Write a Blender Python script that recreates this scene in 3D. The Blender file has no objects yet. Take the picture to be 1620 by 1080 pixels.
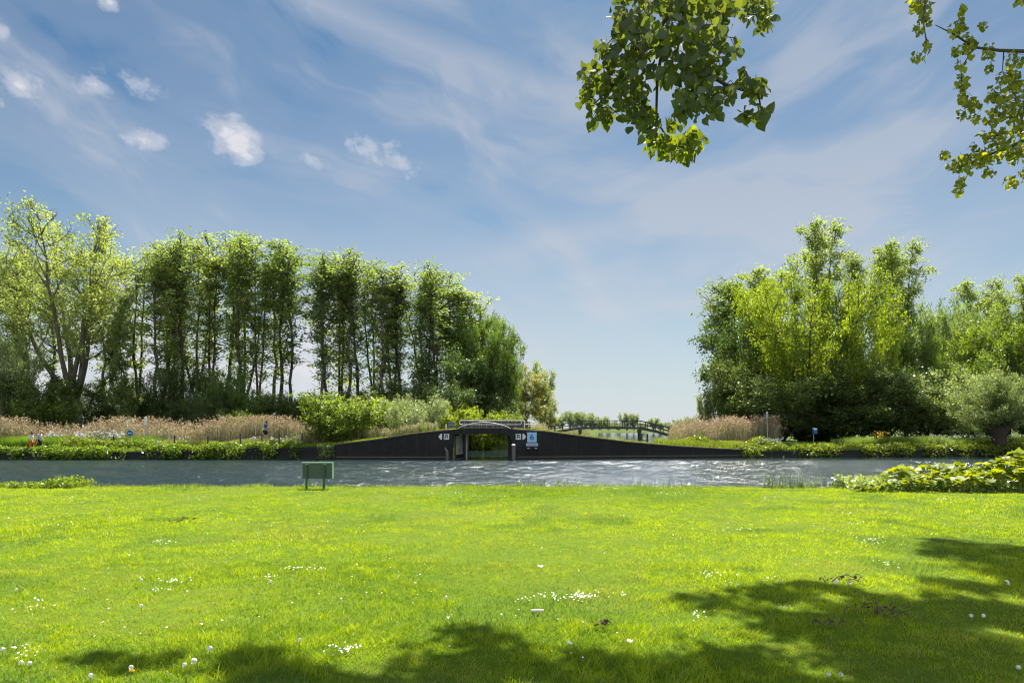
import bpy, bmesh, math, random
import numpy as np
from math import radians as R_, sin, cos, pi, atan2
from mathutils import Vector, Matrix

C = bpy.context.scene.collection
SC = bpy.context.scene

# ------------------------------------------------------------------ camera
EYE = 2.85            # metres above the water
FP = 1080.0           # focal length in photograph pixels (24 mm)
HZ = 674.0            # photograph row of the horizon
cam_d = bpy.data.cameras.new('camera'); cam = bpy.data.objects.new('camera', cam_d); C.objects.link(cam)
cam.location = (0, 0, EYE); cam.rotation_euler = (pi/2, 0, 0)
cam_d.lens = 24; cam_d.sensor_width = 36; cam_d.shift_y = (HZ-540)/1620.0
cam_d.clip_start = 0.1; cam_d.clip_end = 3000
SC.camera = cam

# ------------------------------------------------------------------ light
SUN_EL, SUN_AZ = 55.0, 12.0       # azimuth to the right of the view axis (+Y)
sl = bpy.data.lights.new('sun', 'SUN'); sl.energy = 5.0; sl.angle = R_(0.5); sl.color = (1.0, 0.95, 0.86)
sun = bpy.data.objects.new('sun', sl); C.objects.link(sun)
sdir = Vector((sin(R_(SUN_AZ))*cos(R_(SUN_EL)), cos(R_(SUN_AZ))*cos(R_(SUN_EL)), sin(R_(SUN_EL))))
sun.rotation_euler = (-sdir).to_track_quat('-Z', 'Y').to_euler()
SC.view_settings.view_transform = 'Standard'; SC.view_settings.look = 'None'
SC.view_settings.exposure = 1.25; SC.view_settings.gamma = 1.0
SC.render.engine = 'CYCLES'
SC.cycles.max_bounces = 8; SC.cycles.diffuse_bounces = 3; SC.cycles.transmission_bounces = 5
SC.cycles.glossy_bounces = 2; SC.cycles.transparent_max_bounces = 6; SC.cycles.volume_bounces = 0
SC.cycles.sample_clamp_indirect = 4.0
SC.cycles.use_denoising = True
SC.cycles.pixel_filter_type = 'BLACKMAN_HARRIS'; SC.cycles.filter_width = 1.15

class NT:
    """small node helper"""
    def __init__(s, nt): s.nt = nt
    def n(s, t, **k):
        o = s.nt.nodes.new(t)
        for a, b in k.items(): setattr(o, a, b)
        return o
    def l(s, a, b): s.nt.links.new(a, b)
    def m(s, op, a, b=None, c=None, clamp=False):
        o = s.n('ShaderNodeMath', operation=op); o.use_clamp = clamp
        for i, v in enumerate((a, b, c)):
            if v is None: continue
            if isinstance(v, (int, float)): o.inputs[i].default_value = v
            else: s.l(v, o.inputs[i])
        return o.outputs[0]
    def noise(s, vec, scale, detail=3, rough=0.5, dist=0.0):
        o = s.n('ShaderNodeTexNoise'); o.inputs['Scale'].default_value = scale
        o.inputs['Detail'].default_value = detail; o.inputs['Roughness'].default_value = rough
        o.inputs['Distortion'].default_value = dist
        if vec is not None: s.l(vec, o.inputs['Vector'])
        return o.outputs['Fac']
    def ramp(s, fac, stops, interp='LINEAR'):
        o = s.n('ShaderNodeValToRGB'); o.color_ramp.interpolation = interp
        e = o.color_ramp.elements
        while len(e) < len(stops): e.new(0.5)
        for q, (p, c) in zip(e, stops):
            q.position = p; q.color = (c, c, c, 1) if isinstance(c, (int, float)) else (*c, 1)
        s.l(fac, o.inputs[0]); return o.outputs[0]
    def mix(s, fac, a, b):
        o = s.n('ShaderNodeMix', data_type='RGBA')
        for i, v in ((0, fac), (6, a), (7, b)):
            if isinstance(v, (int, float)): o.inputs[i].default_value = v
            elif isinstance(v, tuple): o.inputs[i].default_value = (*v, 1)
            else: s.l(v, o.inputs[i])
        return o.outputs[2]
    def comb(s, x, y, z):
        o = s.n('ShaderNodeCombineXYZ')
        for i, v in enumerate((x, y, z)):
            if isinstance(v, (int, float)): o.inputs[i].default_value = v
            else: s.l(v, o.inputs[i])
        return o.outputs[0]

def px_dir(px, py):
    x = (px-810)/FP; z = (HZ-py)/FP
    return atan2(x, 1), atan2(z, math.hypot(1, x))

def build_world():
    w = bpy.data.worlds.new('World'); SC.world = w; w.use_nodes = True
    nt = w.node_tree; nt.nodes.clear(); N = NT(nt)
    sky = N.n('ShaderNodeTexSky', sky_type='NISHITA'); sky.sun_disc = False
    sky.sun_elevation = R_(SUN_EL); sky.sun_rotation = R_(SUN_AZ)
    sky.air_density = 1.0; sky.dust_density = 0.6; sky.ozone_density = 2.2; sky.altitude = 0
    tc = N.n('ShaderNodeTexCoord'); sep = N.n('ShaderNodeSeparateXYZ'); N.l(tc.outputs['Generated'], sep.inputs[0])
    X, Y, Z = sep.outputs
    az = N.m('ARCTAN2', X, Y); el = N.m('ARCSINE', Z)
    # high thin cloud: streaks falling to the right on the left, rising to the right on the right
    warp = N.noise(N.comb(az, el, 0.0), 2.2, 3, 0.55)
    wv = N.m('MULTIPLY', N.m('SUBTRACT', warp, 0.5), 0.55)
    def streak(tilt, seed, sx, sy, detail=6, rough=0.55):
        c, s_ = cos(R_(tilt)), sin(R_(tilt))
        u = N.m('ADD', N.m('MULTIPLY', az, c), N.m('MULTIPLY', el, s_))
        v = N.m('ADD', N.m('MULTIPLY', az, -s_), N.m('MULTIPLY', el, c))
        v = N.m('ADD', v, N.m('MULTIPLY', wv, 0.35)); u = N.m('ADD', u, wv)
        return N.noise(N.comb(N.m('MULTIPLY', u, sx), N.m('MULTIPLY', v, sy), seed), 1.0, detail, rough, 0.3)
    sA = streak(-20, 3.1, 2.6, 9.0); sB = streak(14, 7.7, 2.2, 8.0)
    side = N.m('ADD', N.m('MULTIPLY', az, 1.6), 0.35, clamp=True)
    st = N.m('ADD', N.m('MULTIPLY', sA, N.m('SUBTRACT', 1.0, side)), N.m('MULTIPLY', sB, side))
    broad = N.noise(N.comb(N.m('MULTIPLY', az, 1.0), N.m('MULTIPLY', el, 1.6), 2.0), 2.3, 3, 0.5)
    veil = N.m('ADD', N.m('MULTIPLY', st, 0.62), N.m('MULTIPLY', broad, 0.48))
    veil = N.ramp(veil, [(0.42, 0.0), (0.54, 0.38), (0.66, 1.0)], 'EASE')
    # one long streak across the top
    def band(p0, p1, w_):
        a0, a1 = px_dir(*p0), px_dir(*p1)
        dx, dy = a1[0]-a0[0], a1[1]-a0[1]; L = math.hypot(dx, dy); dx /= L; dy /= L
        u = N.m('ADD', N.m('MULTIPLY', N.m('SUBTRACT', az, a0[0]), dx), N.m('MULTIPLY', N.m('SUBTRACT', el, a0[1]), dy))
        v = N.m('ADD', N.m('MULTIPLY', N.m('SUBTRACT', az, a0[0]), -dy), N.m('MULTIPLY', N.m('SUBTRACT', el, a0[1]), dx))
        v = N.m('ADD', v, N.m('MULTIPLY', N.m('SUBTRACT', sA, 0.5), 0.10))
        g = N.m('SUBTRACT', 1.0, N.m('ABSOLUTE', N.m('DIVIDE', v, w_)), clamp=True)
        e = N.m('MULTIPLY', N.m('DIVIDE', N.m('ADD', u, 0.2), 0.25, clamp=True), N.m('DIVIDE', N.m('SUBTRACT', L+0.08, u), 0.2, clamp=True))
        return N.m('MULTIPLY', N.m('MULTIPLY', g, e), N.m('ADD', sA, 0.1))
    b1 = band((430, -20), (900, 150), 0.032); b2 = band((830, 400), (1180, 320), 0.04); b3 = band((1150, 280), (1560, 180), 0.035)
    b4 = band((900, 420), (1010, 520), 0.03)
    veil = N.m('ADD', veil, N.m('MULTIPLY', N.m('ADD', N.m('ADD', b1, N.m('MULTIPLY', b2, 0.8)), N.m('ADD', b3, b4)), 1.0), clamp=True)
    veil = N.m('MULTIPLY', veil, 0.78)
    # whitening towards the horizon
    hz = N.m('POWER', N.m('SUBTRACT', 1.0, N.m('DIVIDE', el, 0.48, clamp=True), clamp=True), 1.5)
    
    # small fair-weather clouds
    cn = N.noise(N.comb(az, N.m('MULTIPLY', el, 1.3), 0.0), 17.0, 7, 0.6, 0.4)
    cn2 = N.noise(N.comb(az, N.m('MULTIPLY', el, 1.2), 5.0), 46.0, 5, 0.6)
    tot = None
    clouds = [(36,138,42,25,-12,.8),(55,168,20,20,0,.5),(150,136,40,20,-10,.60),(215,130,75,20,-6,.5),(228,221,38,15,4,.75),
              (370,219,46,29,-18,1.1),(335,198,30,16,5,.65),(495,255,38,12,-22,.38),(440,243,14,10,0,.4),(580,234,34,28,-20,.52),
              (632,253,36,18,-38,.75),(176,4,22,12,15,.8),(6,52,14,12,0,.7),(4,165,12,8,0,.5),
              (485,560,75,90,0,1.0),(205,560,80,100,0,1.0),(330,600,260,62,0,.8),(60,600,150,120,0,.8),(560,640,150,60,0,.6)]
    for (cx, cy, rx, ry, tilt, g) in clouds:
        a, e = px_dir(cx, cy); k = cos(a)
        c, s_ = cos(R_(tilt)), sin(R_(tilt))
        da = N.m('SUBTRACT', az, a); de = N.m('SUBTRACT', el, e)
        u = N.m('DIVIDE', N.m('ADD', N.m('MULTIPLY', da, c), N.m('MULTIPLY', de, s_)), rx*k*k/FP)
        v = N.m('DIVIDE', N.m('ADD', N.m('MULTIPLY', da, -s_), N.m('MULTIPLY', de, c)), ry*k/FP)
        d = N.m('ADD', N.m('MULTIPLY', u, u), N.m('MULTIPLY', v, v))
        f = N.m('MULTIPLY', N.m('SUBTRACT', 1.0, N.m('MULTIPLY', N.m('SQRT', d), 0.72), clamp=True), g)
        tot = f if tot is None else N.m('MAXIMUM', tot, f)
    nn = N.m('ADD', N.m('MULTIPLY', cn, 0.7), N.m('MULTIPLY', cn2, 0.3))
    cu = N.m('ADD', tot, N.m('MULTIPLY', N.m('SUBTRACT', nn, 0.50), 3.2))
    cu = N.m('MULTIPLY', cu, N.m('MULTIPLY', tot, 6.0, clamp=True))
    cu = N.ramp(cu, [(0.16, 0.0), (0.62, 0.42), (1.0, 0.95)], 'EASE')
    hs = N.n('ShaderNodeHueSaturation'); hs.inputs['Saturation'].default_value = 1.3; hs.inputs['Value'].default_value = 0.60
    N.l(sky.outputs[0], hs.inputs['Color'])
    tn = N.n('ShaderNodeMix', data_type='RGBA', blend_type='MULTIPLY'); tn.inputs[0].default_value = 1
    N.l(hs.outputs[0], tn.inputs[6]); tn.inputs[7].default_value = (0.70, 1.08, 1.10, 1)
    col = N.mix(veil, tn.outputs[2], VEIL); col = N.mix(N.m('MULTIPLY', hz, 0.9), col, HORIZON)
    col = N.mix(cu, col, CUMULUS)
    # unseen bright cloud bank behind and overhead, invented to add fill light
    bk = N.m('MULTIPLY', N.m('ADD', N.m('MULTIPLY', Y, -1.0), N.m('SUBTRACT', N.m('MULTIPLY', Z, 1.2), 0.85)), 2.2, clamp=True)
    bk = N.m('MULTIPLY', bk, N.m('ADD', N.m('MULTIPLY', broad, 0.7), 0.55), clamp=True); col = N.mix(bk, col, (7.6, 7.8, 8.1))
    bg = N.n('ShaderNodeBackground'); bg.inputs[1].default_value = SKY_STRENGTH
    N.l(col, bg.inputs[0]); out = N.n('ShaderNodeOutputWorld'); N.l(bg.outputs[0], out.inputs[0])
SKY_STRENGTH = 0.05
VEIL = (4.0, 4.45, 5.3)
HORIZON = (6.0, 6.35, 6.8)
CUMULUS = (6.5, 6.5, 6.9)
build_world()

# ------------------------------------------------------------------ helpers
def P(px, py, Y):
    """a point of the place seen at photograph pixel px, py, at Y metres out"""
    return Vector(((px-810)/FP*Y, Y, EYE+(HZ-py)/FP*Y))
def XP(px, Y): return (px-810)/FP*Y

def tag(o, label=None, cat=None, group=None, kind=None):
    if label: o['label'] = label
    if cat: o['category'] = cat
    if group: o['group'] = group
    if kind: o['kind'] = kind
    return o
def empty(name, loc=(0, 0, 0), rz=0.0, label=None, cat=None, group=None):
    o = bpy.data.objects.new(name, None); C.objects.link(o); o.location = loc; o.rotation_euler[2] = rz
    o.empty_display_size = 0.2
    return tag(o, label, cat, group)

def np_mesh(name, V, polys, mat, parent=None, attrs=None, smooth=False):
    """V (n,3); polys: list of (m,k) int arrays"""
    me = bpy.data.meshes.new(name); V = np.asarray(V, np.float32)
    polys = [np.asarray(p, np.int32) for p in polys if len(p)]
    idx = np.concatenate([p.ravel() for p in polys]); cnt = np.concatenate([np.full(len(p), p.shape[1], np.int32) for p in polys])
    me.vertices.add(len(V)); me.vertices.foreach_set('co', V.ravel())
    me.loops.add(len(idx)); me.loops.foreach_set('vertex_index', idx)
    me.polygons.add(len(cnt)); me.polygons.foreach_set('loop_start', np.concatenate([[0], np.cumsum(cnt)[:-1]]).astype(np.int32))
    me.polygons.foreach_set('loop_total', cnt)
    if smooth: me.polygons.foreach_set('use_smooth', np.ones(len(cnt), bool))
    for k, a in (attrs or {}).items():
        a = np.asarray(a, np.float32)
        if a.ndim == 1:
            me.attributes.new(k, 'FLOAT', 'POINT').data.foreach_set('value', a)
        else:
            at = me.attributes.new(k, 'FLOAT_COLOR', 'POINT')
            at.data.foreach_set('color', np.concatenate([a, np.ones((len(a), 1), np.float32)], 1).ravel())
    me.update(calc_edges=True); me.validate()
    if mat: me.materials.append(mat)
    if name is None: return me
    return link(name, me, parent)
def link(name, me, parent=None):
    o = bpy.data.objects.new(name, me); C.objects.link(o)
    if parent: o.parent = parent
    return o

class MB:
    """collects simple shapes into one mesh"""
    def __init__(s): s.V = []; s.F = []
    def add(s, vs, fs):
        b = len(s.V); s.V += [tuple(v) for v in vs]; s.F += [tuple(i+b for i in f) for f in fs]; return s
    def box(s, a, b):
        x0, y0, z0 = a; x1, y1, z1 = b
        return s.add([(x0,y0,z0),(x1,y0,z0),(x1,y1,z0),(x0,y1,z0),(x0,y0,z1),(x1,y0,z1),(x1,y1,z1),(x0,y1,z1)],
                     [(0,3,2,1),(4,5,6,7),(0,1,5,4),(1,2,6,5),(2,3,7,6),(3,0,4,7)])
    def tube(s, pts, r, k=8, cap=True):
        pts = [Vector(p) for p in pts]; n = len(pts); rs = r if isinstance(r, (list, tuple)) else [r]*n
        b = len(s.V); prev = None
        for i, p in enumerate(pts):
            d = (pts[min(i+1, n-1)]-pts[max(i-1, 0)]).normalized()
            if prev is None:
                u = d.orthogonal().normalized()
            else:
                u = (prev-d*prev.dot(d)).normalized()
            prev = u; w = d.cross(u)
            for j in range(k):
                a = 2*pi*j/k; s.V.append(tuple(p+(u*cos(a)+w*sin(a))*rs[i]))
        for i in range(n-1):
            for j in range(k):
                s.F.append((b+i*k+j, b+i*k+(j+1) % k, b+(i+1)*k+(j+1) % k, b+(i+1)*k+j))
        if cap:
            s.F.append(tuple(b+j for j in range(k))[::-1]); s.F.append(tuple(b+(n-1)*k+j for j in range(k)))
        return s
    def prism(s, outline, y0, y1):
        """outline of (x, z) extruded from y0 to y1"""
        n = len(outline)
        vs = [(x, y0, z) for x, z in outline]+[(x, y1, z) for x, z in outline]
        fs = [tuple(range(n)), tuple(range(2*n-1, n-1, -1))]+[(i, i+n, (i+1) % n+n, (i+1) % n) for i in range(n)]
        return s.add(vs, fs)
    def build(s, name, mat, parent=None, bevel=0, smooth=False):
        me = bpy.data.meshes.new(name); me.from_pydata(s.V, [], s.F)
        bm = bmesh.new(); bm.from_mesh(me); bmesh.ops.recalc_face_normals(bm, faces=bm.faces); bm.to_mesh(me); bm.free()
        if smooth:
            for p in me.polygons: p.use_smooth = True
        me.materials.append(mat); o = link(name, me, parent)
        if bevel:
            m = o.modifiers.new('bevel', 'BEVEL'); m.width = bevel; m.segments = 2; m.limit_method = 'ANGLE'
        return o

def vnoise(x, y, cell, seed=0):
    r = np.random.RandomState(seed); T = r.rand(256, 256).astype(np.float32)
    u = np.asarray(x)/cell+1000.3; v = np.asarray(y)/cell+1000.7
    i = np.floor(u).astype(int); j = np.floor(v).astype(int); fu = u-i; fv = v-j
    fu = fu*fu*(3-2*fu); fv = fv*fv*(3-2*fv); i &= 255; j &= 255; i1 = (i+1) & 255; j1 = (j+1) & 255
    return (T[i, j]*(1-fu)+T[i1, j]*fu)*(1-fv)+(T[i, j1]*(1-fu)+T[i1, j1]*fu)*fv
def fbm(x, y, cell, seed=0, o=4):
    s = 0; a = 1; t = 0
    for k in range(o):
        s = s+a*vnoise(x, y, cell/2**k, seed+k); t += a; a *= 0.5
    return s/t

# ------------------------------------------------------------------ materials
def mat(name):
    m = bpy.data.materials.new(name); m.use_nodes = True; nt = m.node_tree; nt.nodes.clear()
    N = NT(nt); out = N.n('ShaderNodeOutputMaterial'); return m, N, out
def simple(name, col, rough=0.6, metal=0.0, var=0.15, scale=6.0, bump=0.2, spec=0.4, bscale=None, dirt=None, dirt_amt=0.5):
    m, N, out = mat(name); b = N.n('ShaderNodeBsdfPrincipled')
    tc = N.n('ShaderNodeTexCoord').outputs['Object']
    nf = N.noise(tc, scale, 5, 0.6)
    dark = tuple(c*(1-var) for c in col); lite = tuple(min(1, c*(1+var)) for c in col)
    c = N.mix(nf, dark, lite)
    if dirt:
        c = N.mix(N.m('MULTIPLY', N.ramp(N.noise(tc, scale*0.4, 6, 0.65), [(0.45, 0.0), (0.62, 1.0)]), dirt_amt), c, dirt)
    N.l(c, b.inputs['Base Color']); b.inputs['Roughness'].default_value = rough; b.inputs['Metallic'].default_value = metal
    b.inputs['Specular IOR Level'].default_value = spec
    if bump:
        bp = N.n('ShaderNodeBump'); bp.inputs['Strength'].default_value = bump; bp.inputs['Distance'].default_value = 0.02
        N.l(N.noise(tc, bscale or scale*4, 4, 0.6), bp.inputs['Height']); N.l(bp.outputs[0], b.inputs['Normal'])
    N.l(b.outputs[0], out.inputs[0]); return m

def foliage(name, a, b, trans=0.5, tcol=None, gloss=0.06, grough=0.4, objvar=0.25, attr='v'):
    """two leaf colours mixed leaf by leaf; part of the light goes through the leaf"""
    m, N, out = mat(name)
    at = N.n('ShaderNodeAttribute', attribute_name=attr); f = at.outputs['Fac']
    oi = N.n('ShaderNodeObjectInfo')
    c = N.mix(f, a, b)
    hs = N.n('ShaderNodeHueSaturation'); N.l(c, hs.inputs['Color'])
    N.l(N.m('ADD', N.m('MULTIPLY', oi.outputs['Random'], objvar), 1-objvar/2), hs.inputs['Value'])
    N.l(N.m('ADD', N.m('MULTIPLY', oi.outputs['Random'], -0.03), 0.515), hs.inputs['Hue'])
    c = hs.outputs[0]
    d = N.n('ShaderNodeBsdfDiffuse'); N.l(c, d.inputs[0])
    t = N.n('ShaderNodeBsdfTranslucent')
    tm = N.n('ShaderNodeMix', data_type='RGBA', blend_type='MULTIPLY'); tm.inputs[0].default_value = 1
    N.l(c, tm.inputs[6]); tm.inputs[7].default_value = (*(tcol or (2.3, 2.1, 0.7)), 1); N.l(tm.outputs[2], t.inputs[0])
    mx = N.n('ShaderNodeMixShader'); mx.inputs[0].default_value = trans; N.l(d.outputs[0], mx.inputs[1]); N.l(t.outputs[0], mx.inputs[2])
    g = N.n('ShaderNodeBsdfGlossy'); g.inputs['Roughness'].default_value = grough; g.inputs[0].default_value = (1, 1, 1, 1)
    m2 = N.n('ShaderNodeMixShader'); m2.inputs[0].default_value = gloss; N.l(mx.outputs[0], m2.inputs[1]); N.l(g.outputs[0], m2.inputs[2])
    N.l(m2.outputs[0], out.inputs[0]); return m

def blade_mat(name, trans=0.4, gloss=0.03, tm_=(1.6, 1.5, 0.8)):
    m, N, out = mat(name); at = N.n('ShaderNodeAttribute', attribute_name='Col'); c = at.outputs['Color']
    d = N.n('ShaderNodeBsdfDiffuse'); N.l(c, d.inputs[0]); t = N.n('ShaderNodeBsdfTranslucent')
    tm = N.n('ShaderNodeMix', data_type='RGBA', blend_type='MULTIPLY'); tm.inputs[0].default_value = 1
    N.l(c, tm.inputs[6]); tm.inputs[7].default_value = (*tm_, 1); N.l(tm.outputs[2], t.inputs[0])
    mx = N.n('ShaderNodeMixShader'); mx.inputs[0].default_value = trans; N.l(d.outputs[0], mx.inputs[1]); N.l(t.outputs[0], mx.inputs[2])
    g = N.n('ShaderNodeBsdfGlossy'); g.inputs['Roughness'].default_value = 0.45
    m2 = N.n('ShaderNodeMixShader'); m2.inputs[0].default_value = gloss; N.l(mx.outputs[0], m2.inputs[1]); N.l(g.outputs[0], m2.inputs[2])
    N.l(m2.outputs[0], out.inputs[0]); return m

M = {}
M['bark'] = simple('bark', (0.075, 0.06, 0.045), 0.9, var=0.5, scale=3, bump=0.8, bscale=9)
M['bark_grey'] = simple('bark_grey', (0.16, 0.145, 0.12), 0.9, var=0.4, scale=3, bump=0.8, bscale=9)
M['poplar'] = foliage('poplar_leaf', (0.085, 0.135, 0.045), (0.24, 0.30, 0.115), 0.5, (2.3, 2.25, 0.95), 0.035, 0.55)
M['poplar_light'] = foliage('poplar_light_leaf', (0.105, 0.16, 0.05), (0.29, 0.35, 0.13), 0.52, (2.3, 2.2, 0.9), 0.035, 0.55)
M['dark'] = foliage('dark_leaf', (0.05, 0.09, 0.025), (0.13, 0.18, 0.05), 0.42, (2.1, 2.1, 0.7), 0.04)
M['green'] = foliage('green_leaf', (0.07, 0.13, 0.025), (0.20, 0.27, 0.05), 0.5, (2.2, 2.1, 0.6), 0.04)
M['lime'] = foliage('lime_leaf', (0.115, 0.18, 0.02), (0.30, 0.37, 0.04), 0.54, (1.9, 1.8, 0.6), 0.03)
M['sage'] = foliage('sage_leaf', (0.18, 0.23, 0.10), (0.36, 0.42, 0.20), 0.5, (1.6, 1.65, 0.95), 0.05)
M['pollard'] = foliage('pollard_leaf', (0.11, 0.16, 0.055), (0.26, 0.32, 0.12), 0.48, (1.7, 1.7, .85), 0.05)
M['hawthorn'] = foliage('hawthorn_leaf', (0.08, 0.14, 0.035), (0.36, 0.42, 0.18), 0.46, (1.8, 1.8, 0.75), 0.06)
M['straw'] = foliage('straw_leaf', (0.24, 0.27, 0.07), (0.36, 0.38, 0.13), 0.45, (1.6, 1.5, 0.8), 0.05)
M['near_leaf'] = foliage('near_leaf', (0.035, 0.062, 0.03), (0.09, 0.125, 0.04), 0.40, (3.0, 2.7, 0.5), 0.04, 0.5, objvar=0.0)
M['sunlit_leaf'] = foliage('sunlit_leaf', (0.06, 0.095, 0.02), (0.17, 0.21, 0.03), 0.46, (2.5, 2.2, 0.5), 0.04, 0.5, objvar=0.0)  # near leaves again, with sunlight put into a brighter yellow green
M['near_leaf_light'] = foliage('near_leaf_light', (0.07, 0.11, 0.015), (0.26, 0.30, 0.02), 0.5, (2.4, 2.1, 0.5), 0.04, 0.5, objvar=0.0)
M['butterbur'] = foliage('butterbur_leaf', (0.09, 0.16, 0.012), (0.26, 0.33, 0.012), 0.42, (2.0, 1.7, 0.4), 0.03, 0.5, objvar=0.0)
M['bank_leaf'] = foliage('bank_leaf', (0.05, 0.10, 0.014), (0.20, 0.28, 0.03), 0.42, (2.1, 1.9, 0.6), 0.035, objvar=0.0)
M['blade'] = blade_mat('grass_blade', 0.45, 0.03)
M['reed'] = blade_mat('reed_blade', 0.35, 0.03, (1.2, 1.15, 0.9))
M['wall'] = simple('dark_wall', (0.028, 0.028, 0.032), 0.85, var=0.6, scale=1.2, bump=0.5, bscale=14, dirt=(0.07, 0.068, 0.06), dirt_amt=0.45)
def wall_mat():
    m, N, out = mat('dark_wall'); b = N.n('ShaderNodeBsdfPrincipled'); g = N.n('ShaderNodeNewGeometry').outputs['Position']; sp = N.n('ShaderNodeSeparateXYZ'); N.l(g, sp.inputs[0]); X, Y, Z = sp.outputs
    uv = N.comb(X, Z, 0.0); br = N.n('ShaderNodeTexBrick'); N.l(uv, br.inputs['Vector']); br.inputs['Scale'].default_value = 1.0; br.inputs['Brick Width'].default_value = .42; br.inputs['Row Height'].default_value = .15; br.inputs['Mortar Size'].default_value = .012
    for k, c in (('Color1', .006), ('Color2', .013), ('Mortar', .017)): br.inputs[k].default_value = (c, c, c*1.15, 1)  # near-black brick: the shade on the backlit face is put into its colour
    st = N.noise(N.comb(N.m('MULTIPLY', X, 2.2), N.m('MULTIPLY', Z, .35), 0.0), 1.0, 6, .65); c = N.mix(N.m('MULTIPLY', N.ramp(st, [(.5, 0.0), (.68, 1.0)]), .5), br.outputs['Color'], (.032, .031, .027))
    al = N.m('MULTIPLY', N.m('SUBTRACT', 1.0, N.m('DIVIDE', N.m('SUBTRACT', Z, .05), N.m('ADD', .18, N.m('MULTIPLY', st, .5)), clamp=True), clamp=True), .8); c = N.mix(al, c, (.028, .036, .022))
    jx = N.m('ABSOLUTE', N.m('SUBTRACT', N.m('FRACT', N.m('DIVIDE', X, 4.1)), .5)); c = N.mix(N.m('MULTIPLY', N.m('GREATER_THAN', jx, .494), .6), c, (.04, .04, .037))
    N.l(c, b.inputs['Base Color']); b.inputs['Roughness'].default_value = .8; bp = N.n('ShaderNodeBump'); bp.inputs['Strength'].default_value = .6; bp.inputs['Distance'].default_value = .02
    N.l(N.m('ADD', N.noise(g, 12.0, 5, .65), N.m('MULTIPLY', br.outputs['Fac'], -.5)), bp.inputs['Height']); N.l(bp.outputs[0], b.inputs['Normal']); N.l(b.outputs[0], out.inputs[0]); return m
M['wall'] = wall_mat()
M['cope'] = simple('coping', (0.14, 0.12, 0.095), 0.9, var=0.35, scale=5, bump=0.5)
M['concrete'] = simple('concrete', (0.62, 0.62, 0.55), 0.9, var=0.25, scale=4, bump=0.4, dirt=(0.12, 0.12, 0.09), dirt_amt=0.7)
M['white_paint'] = simple('white_paint', (0.78, 0.78, 0.76), 0.45, var=0.06, bump=0.05)
M['rail_dark'] = simple('dark_mesh_panel', (0.10, 0.09, 0.10), 0.7, var=0.3)
M['timber'] = simple('dark_timber', (0.055, 0.055, 0.055), 0.8, var=0.4, scale=5, bump=0.5)
M['timber_slate'] = simple('slate_timber', (0.085, 0.095, 0.10), 0.8, var=0.35, scale=5, bump=0.4)
M['timber_grey'] = simple('grey_timber', (0.16, 0.15, 0.135), 0.85, var=0.4, scale=5, bump=0.5)
M['sign_green'] = simple('green_board', (0.06, 0.095, 0.08), 0.5, var=0.12, scale=3, bump=0.05)
M['sign_edge'] = simple('pale_green_edge', (0.45, 0.62, 0.52), 0.4, var=0.05, bump=0)  # paints sunlight on the board edges; the clamps share it
M['post_green'] = simple('green_post', (0.035, 0.085, 0.075), 0.5, var=0.1, bump=0.05)
M['blue'] = simple('sign_blue', (0.015, 0.12, 0.36), 0.4, var=0.05, bump=0)
M['light_blue'] = simple('sign_light_blue', (0.36, 0.62, 0.86), 0.4, var=0.04, bump=0)
M['ink'] = simple('sign_ink', (0.01, 0.05, 0.14), 0.5, var=0.05, bump=0)
M['black'] = simple('black_paint', (0.02, 0.02, 0.025), 0.5, var=0.1, bump=0)
M['steel'] = simple('galvanised', (0.42, 0.43, 0.44), 0.45, 0.3, var=0.15, bump=0.1)
M['skin'] = simple('skin', (0.55, 0.33, 0.24), 0.6, var=0.06, bump=0)
M['hair'] = simple('hair', (0.03, 0.02, 0.014), 0.6, var=0.2, bump=0.2)
M['orange'] = simple('orange_cloth', (0.75, 0.16, 0.03), 0.8, var=0.1, bump=0.2)
M['lilac'] = simple('lilac_cloth', (0.58, 0.56, 0.72), 0.8, var=0.08, bump=0.2)
M['navy'] = simple('navy_cloth', (0.02, 0.02, 0.05), 0.8, var=0.1, bump=0.2)
M['royal'] = simple('royal_cloth', (0.015, 0.06, 0.38), 0.8, var=0.1, bump=0.2)
M['rust'] = simple('rust', (0.22, 0.07, 0.04), 0.9, var=0.3)
M['dead_wood'] = simple('dead_wood', (0.13, 0.095, 0.06), 0.9, var=0.5, scale=20, bump=0.4)
M['bone_paper'] = simple('pale_paper', (0.75, 0.73, 0.68), 0.7, var=0.08, scale=30, bump=0.2)
M['petal_white'] = simple('white_petal', (0.80, 0.80, 0.78), 0.8, var=0.05, bump=0)
M['petal_yellow'] = simple('yellow_petal', (0.80, 0.52, 0.02), 0.7, var=0.1, bump=0)
M['stem'] = simple('flower_stem', (0.16, 0.22, 0.05), 0.7, var=0.2, bump=0)

def ground_mat(name, cols, spec=0.1):
    m, N, out = mat(name); b = N.n('ShaderNodeBsdfPrincipled'); g = N.n('ShaderNodeNewGeometry').outputs['Position']
    n1 = N.noise(g, 0.35, 4, 0.6); n2 = N.noise(g, 9.0, 5, 0.7); n3 = N.noise(g, 60.0, 3, 0.7)
    c = N.mix(N.ramp(n1, [(0.35, 0.0), (0.65, 1.0)]), cols[0], cols[1])
    c = N.mix(N.m('MULTIPLY', N.ramp(n2, [(0.4, 0.0), (0.7, 1.0)]), 0.6), c, cols[2])
    N.l(c, b.inputs['Base Color']); b.inputs['Roughness'].default_value = 0.95; b.inputs['Specular IOR Level'].default_value = spec
    bp = N.n('ShaderNodeBump'); bp.inputs['Strength'].default_value = 0.7; bp.inputs['Distance'].default_value = 0.05
    N.l(N.m('ADD', n2, n3), bp.inputs['Height']); N.l(bp.outputs[0], b.inputs['Normal']); N.l(b.outputs[0], out.inputs[0]); return m
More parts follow.
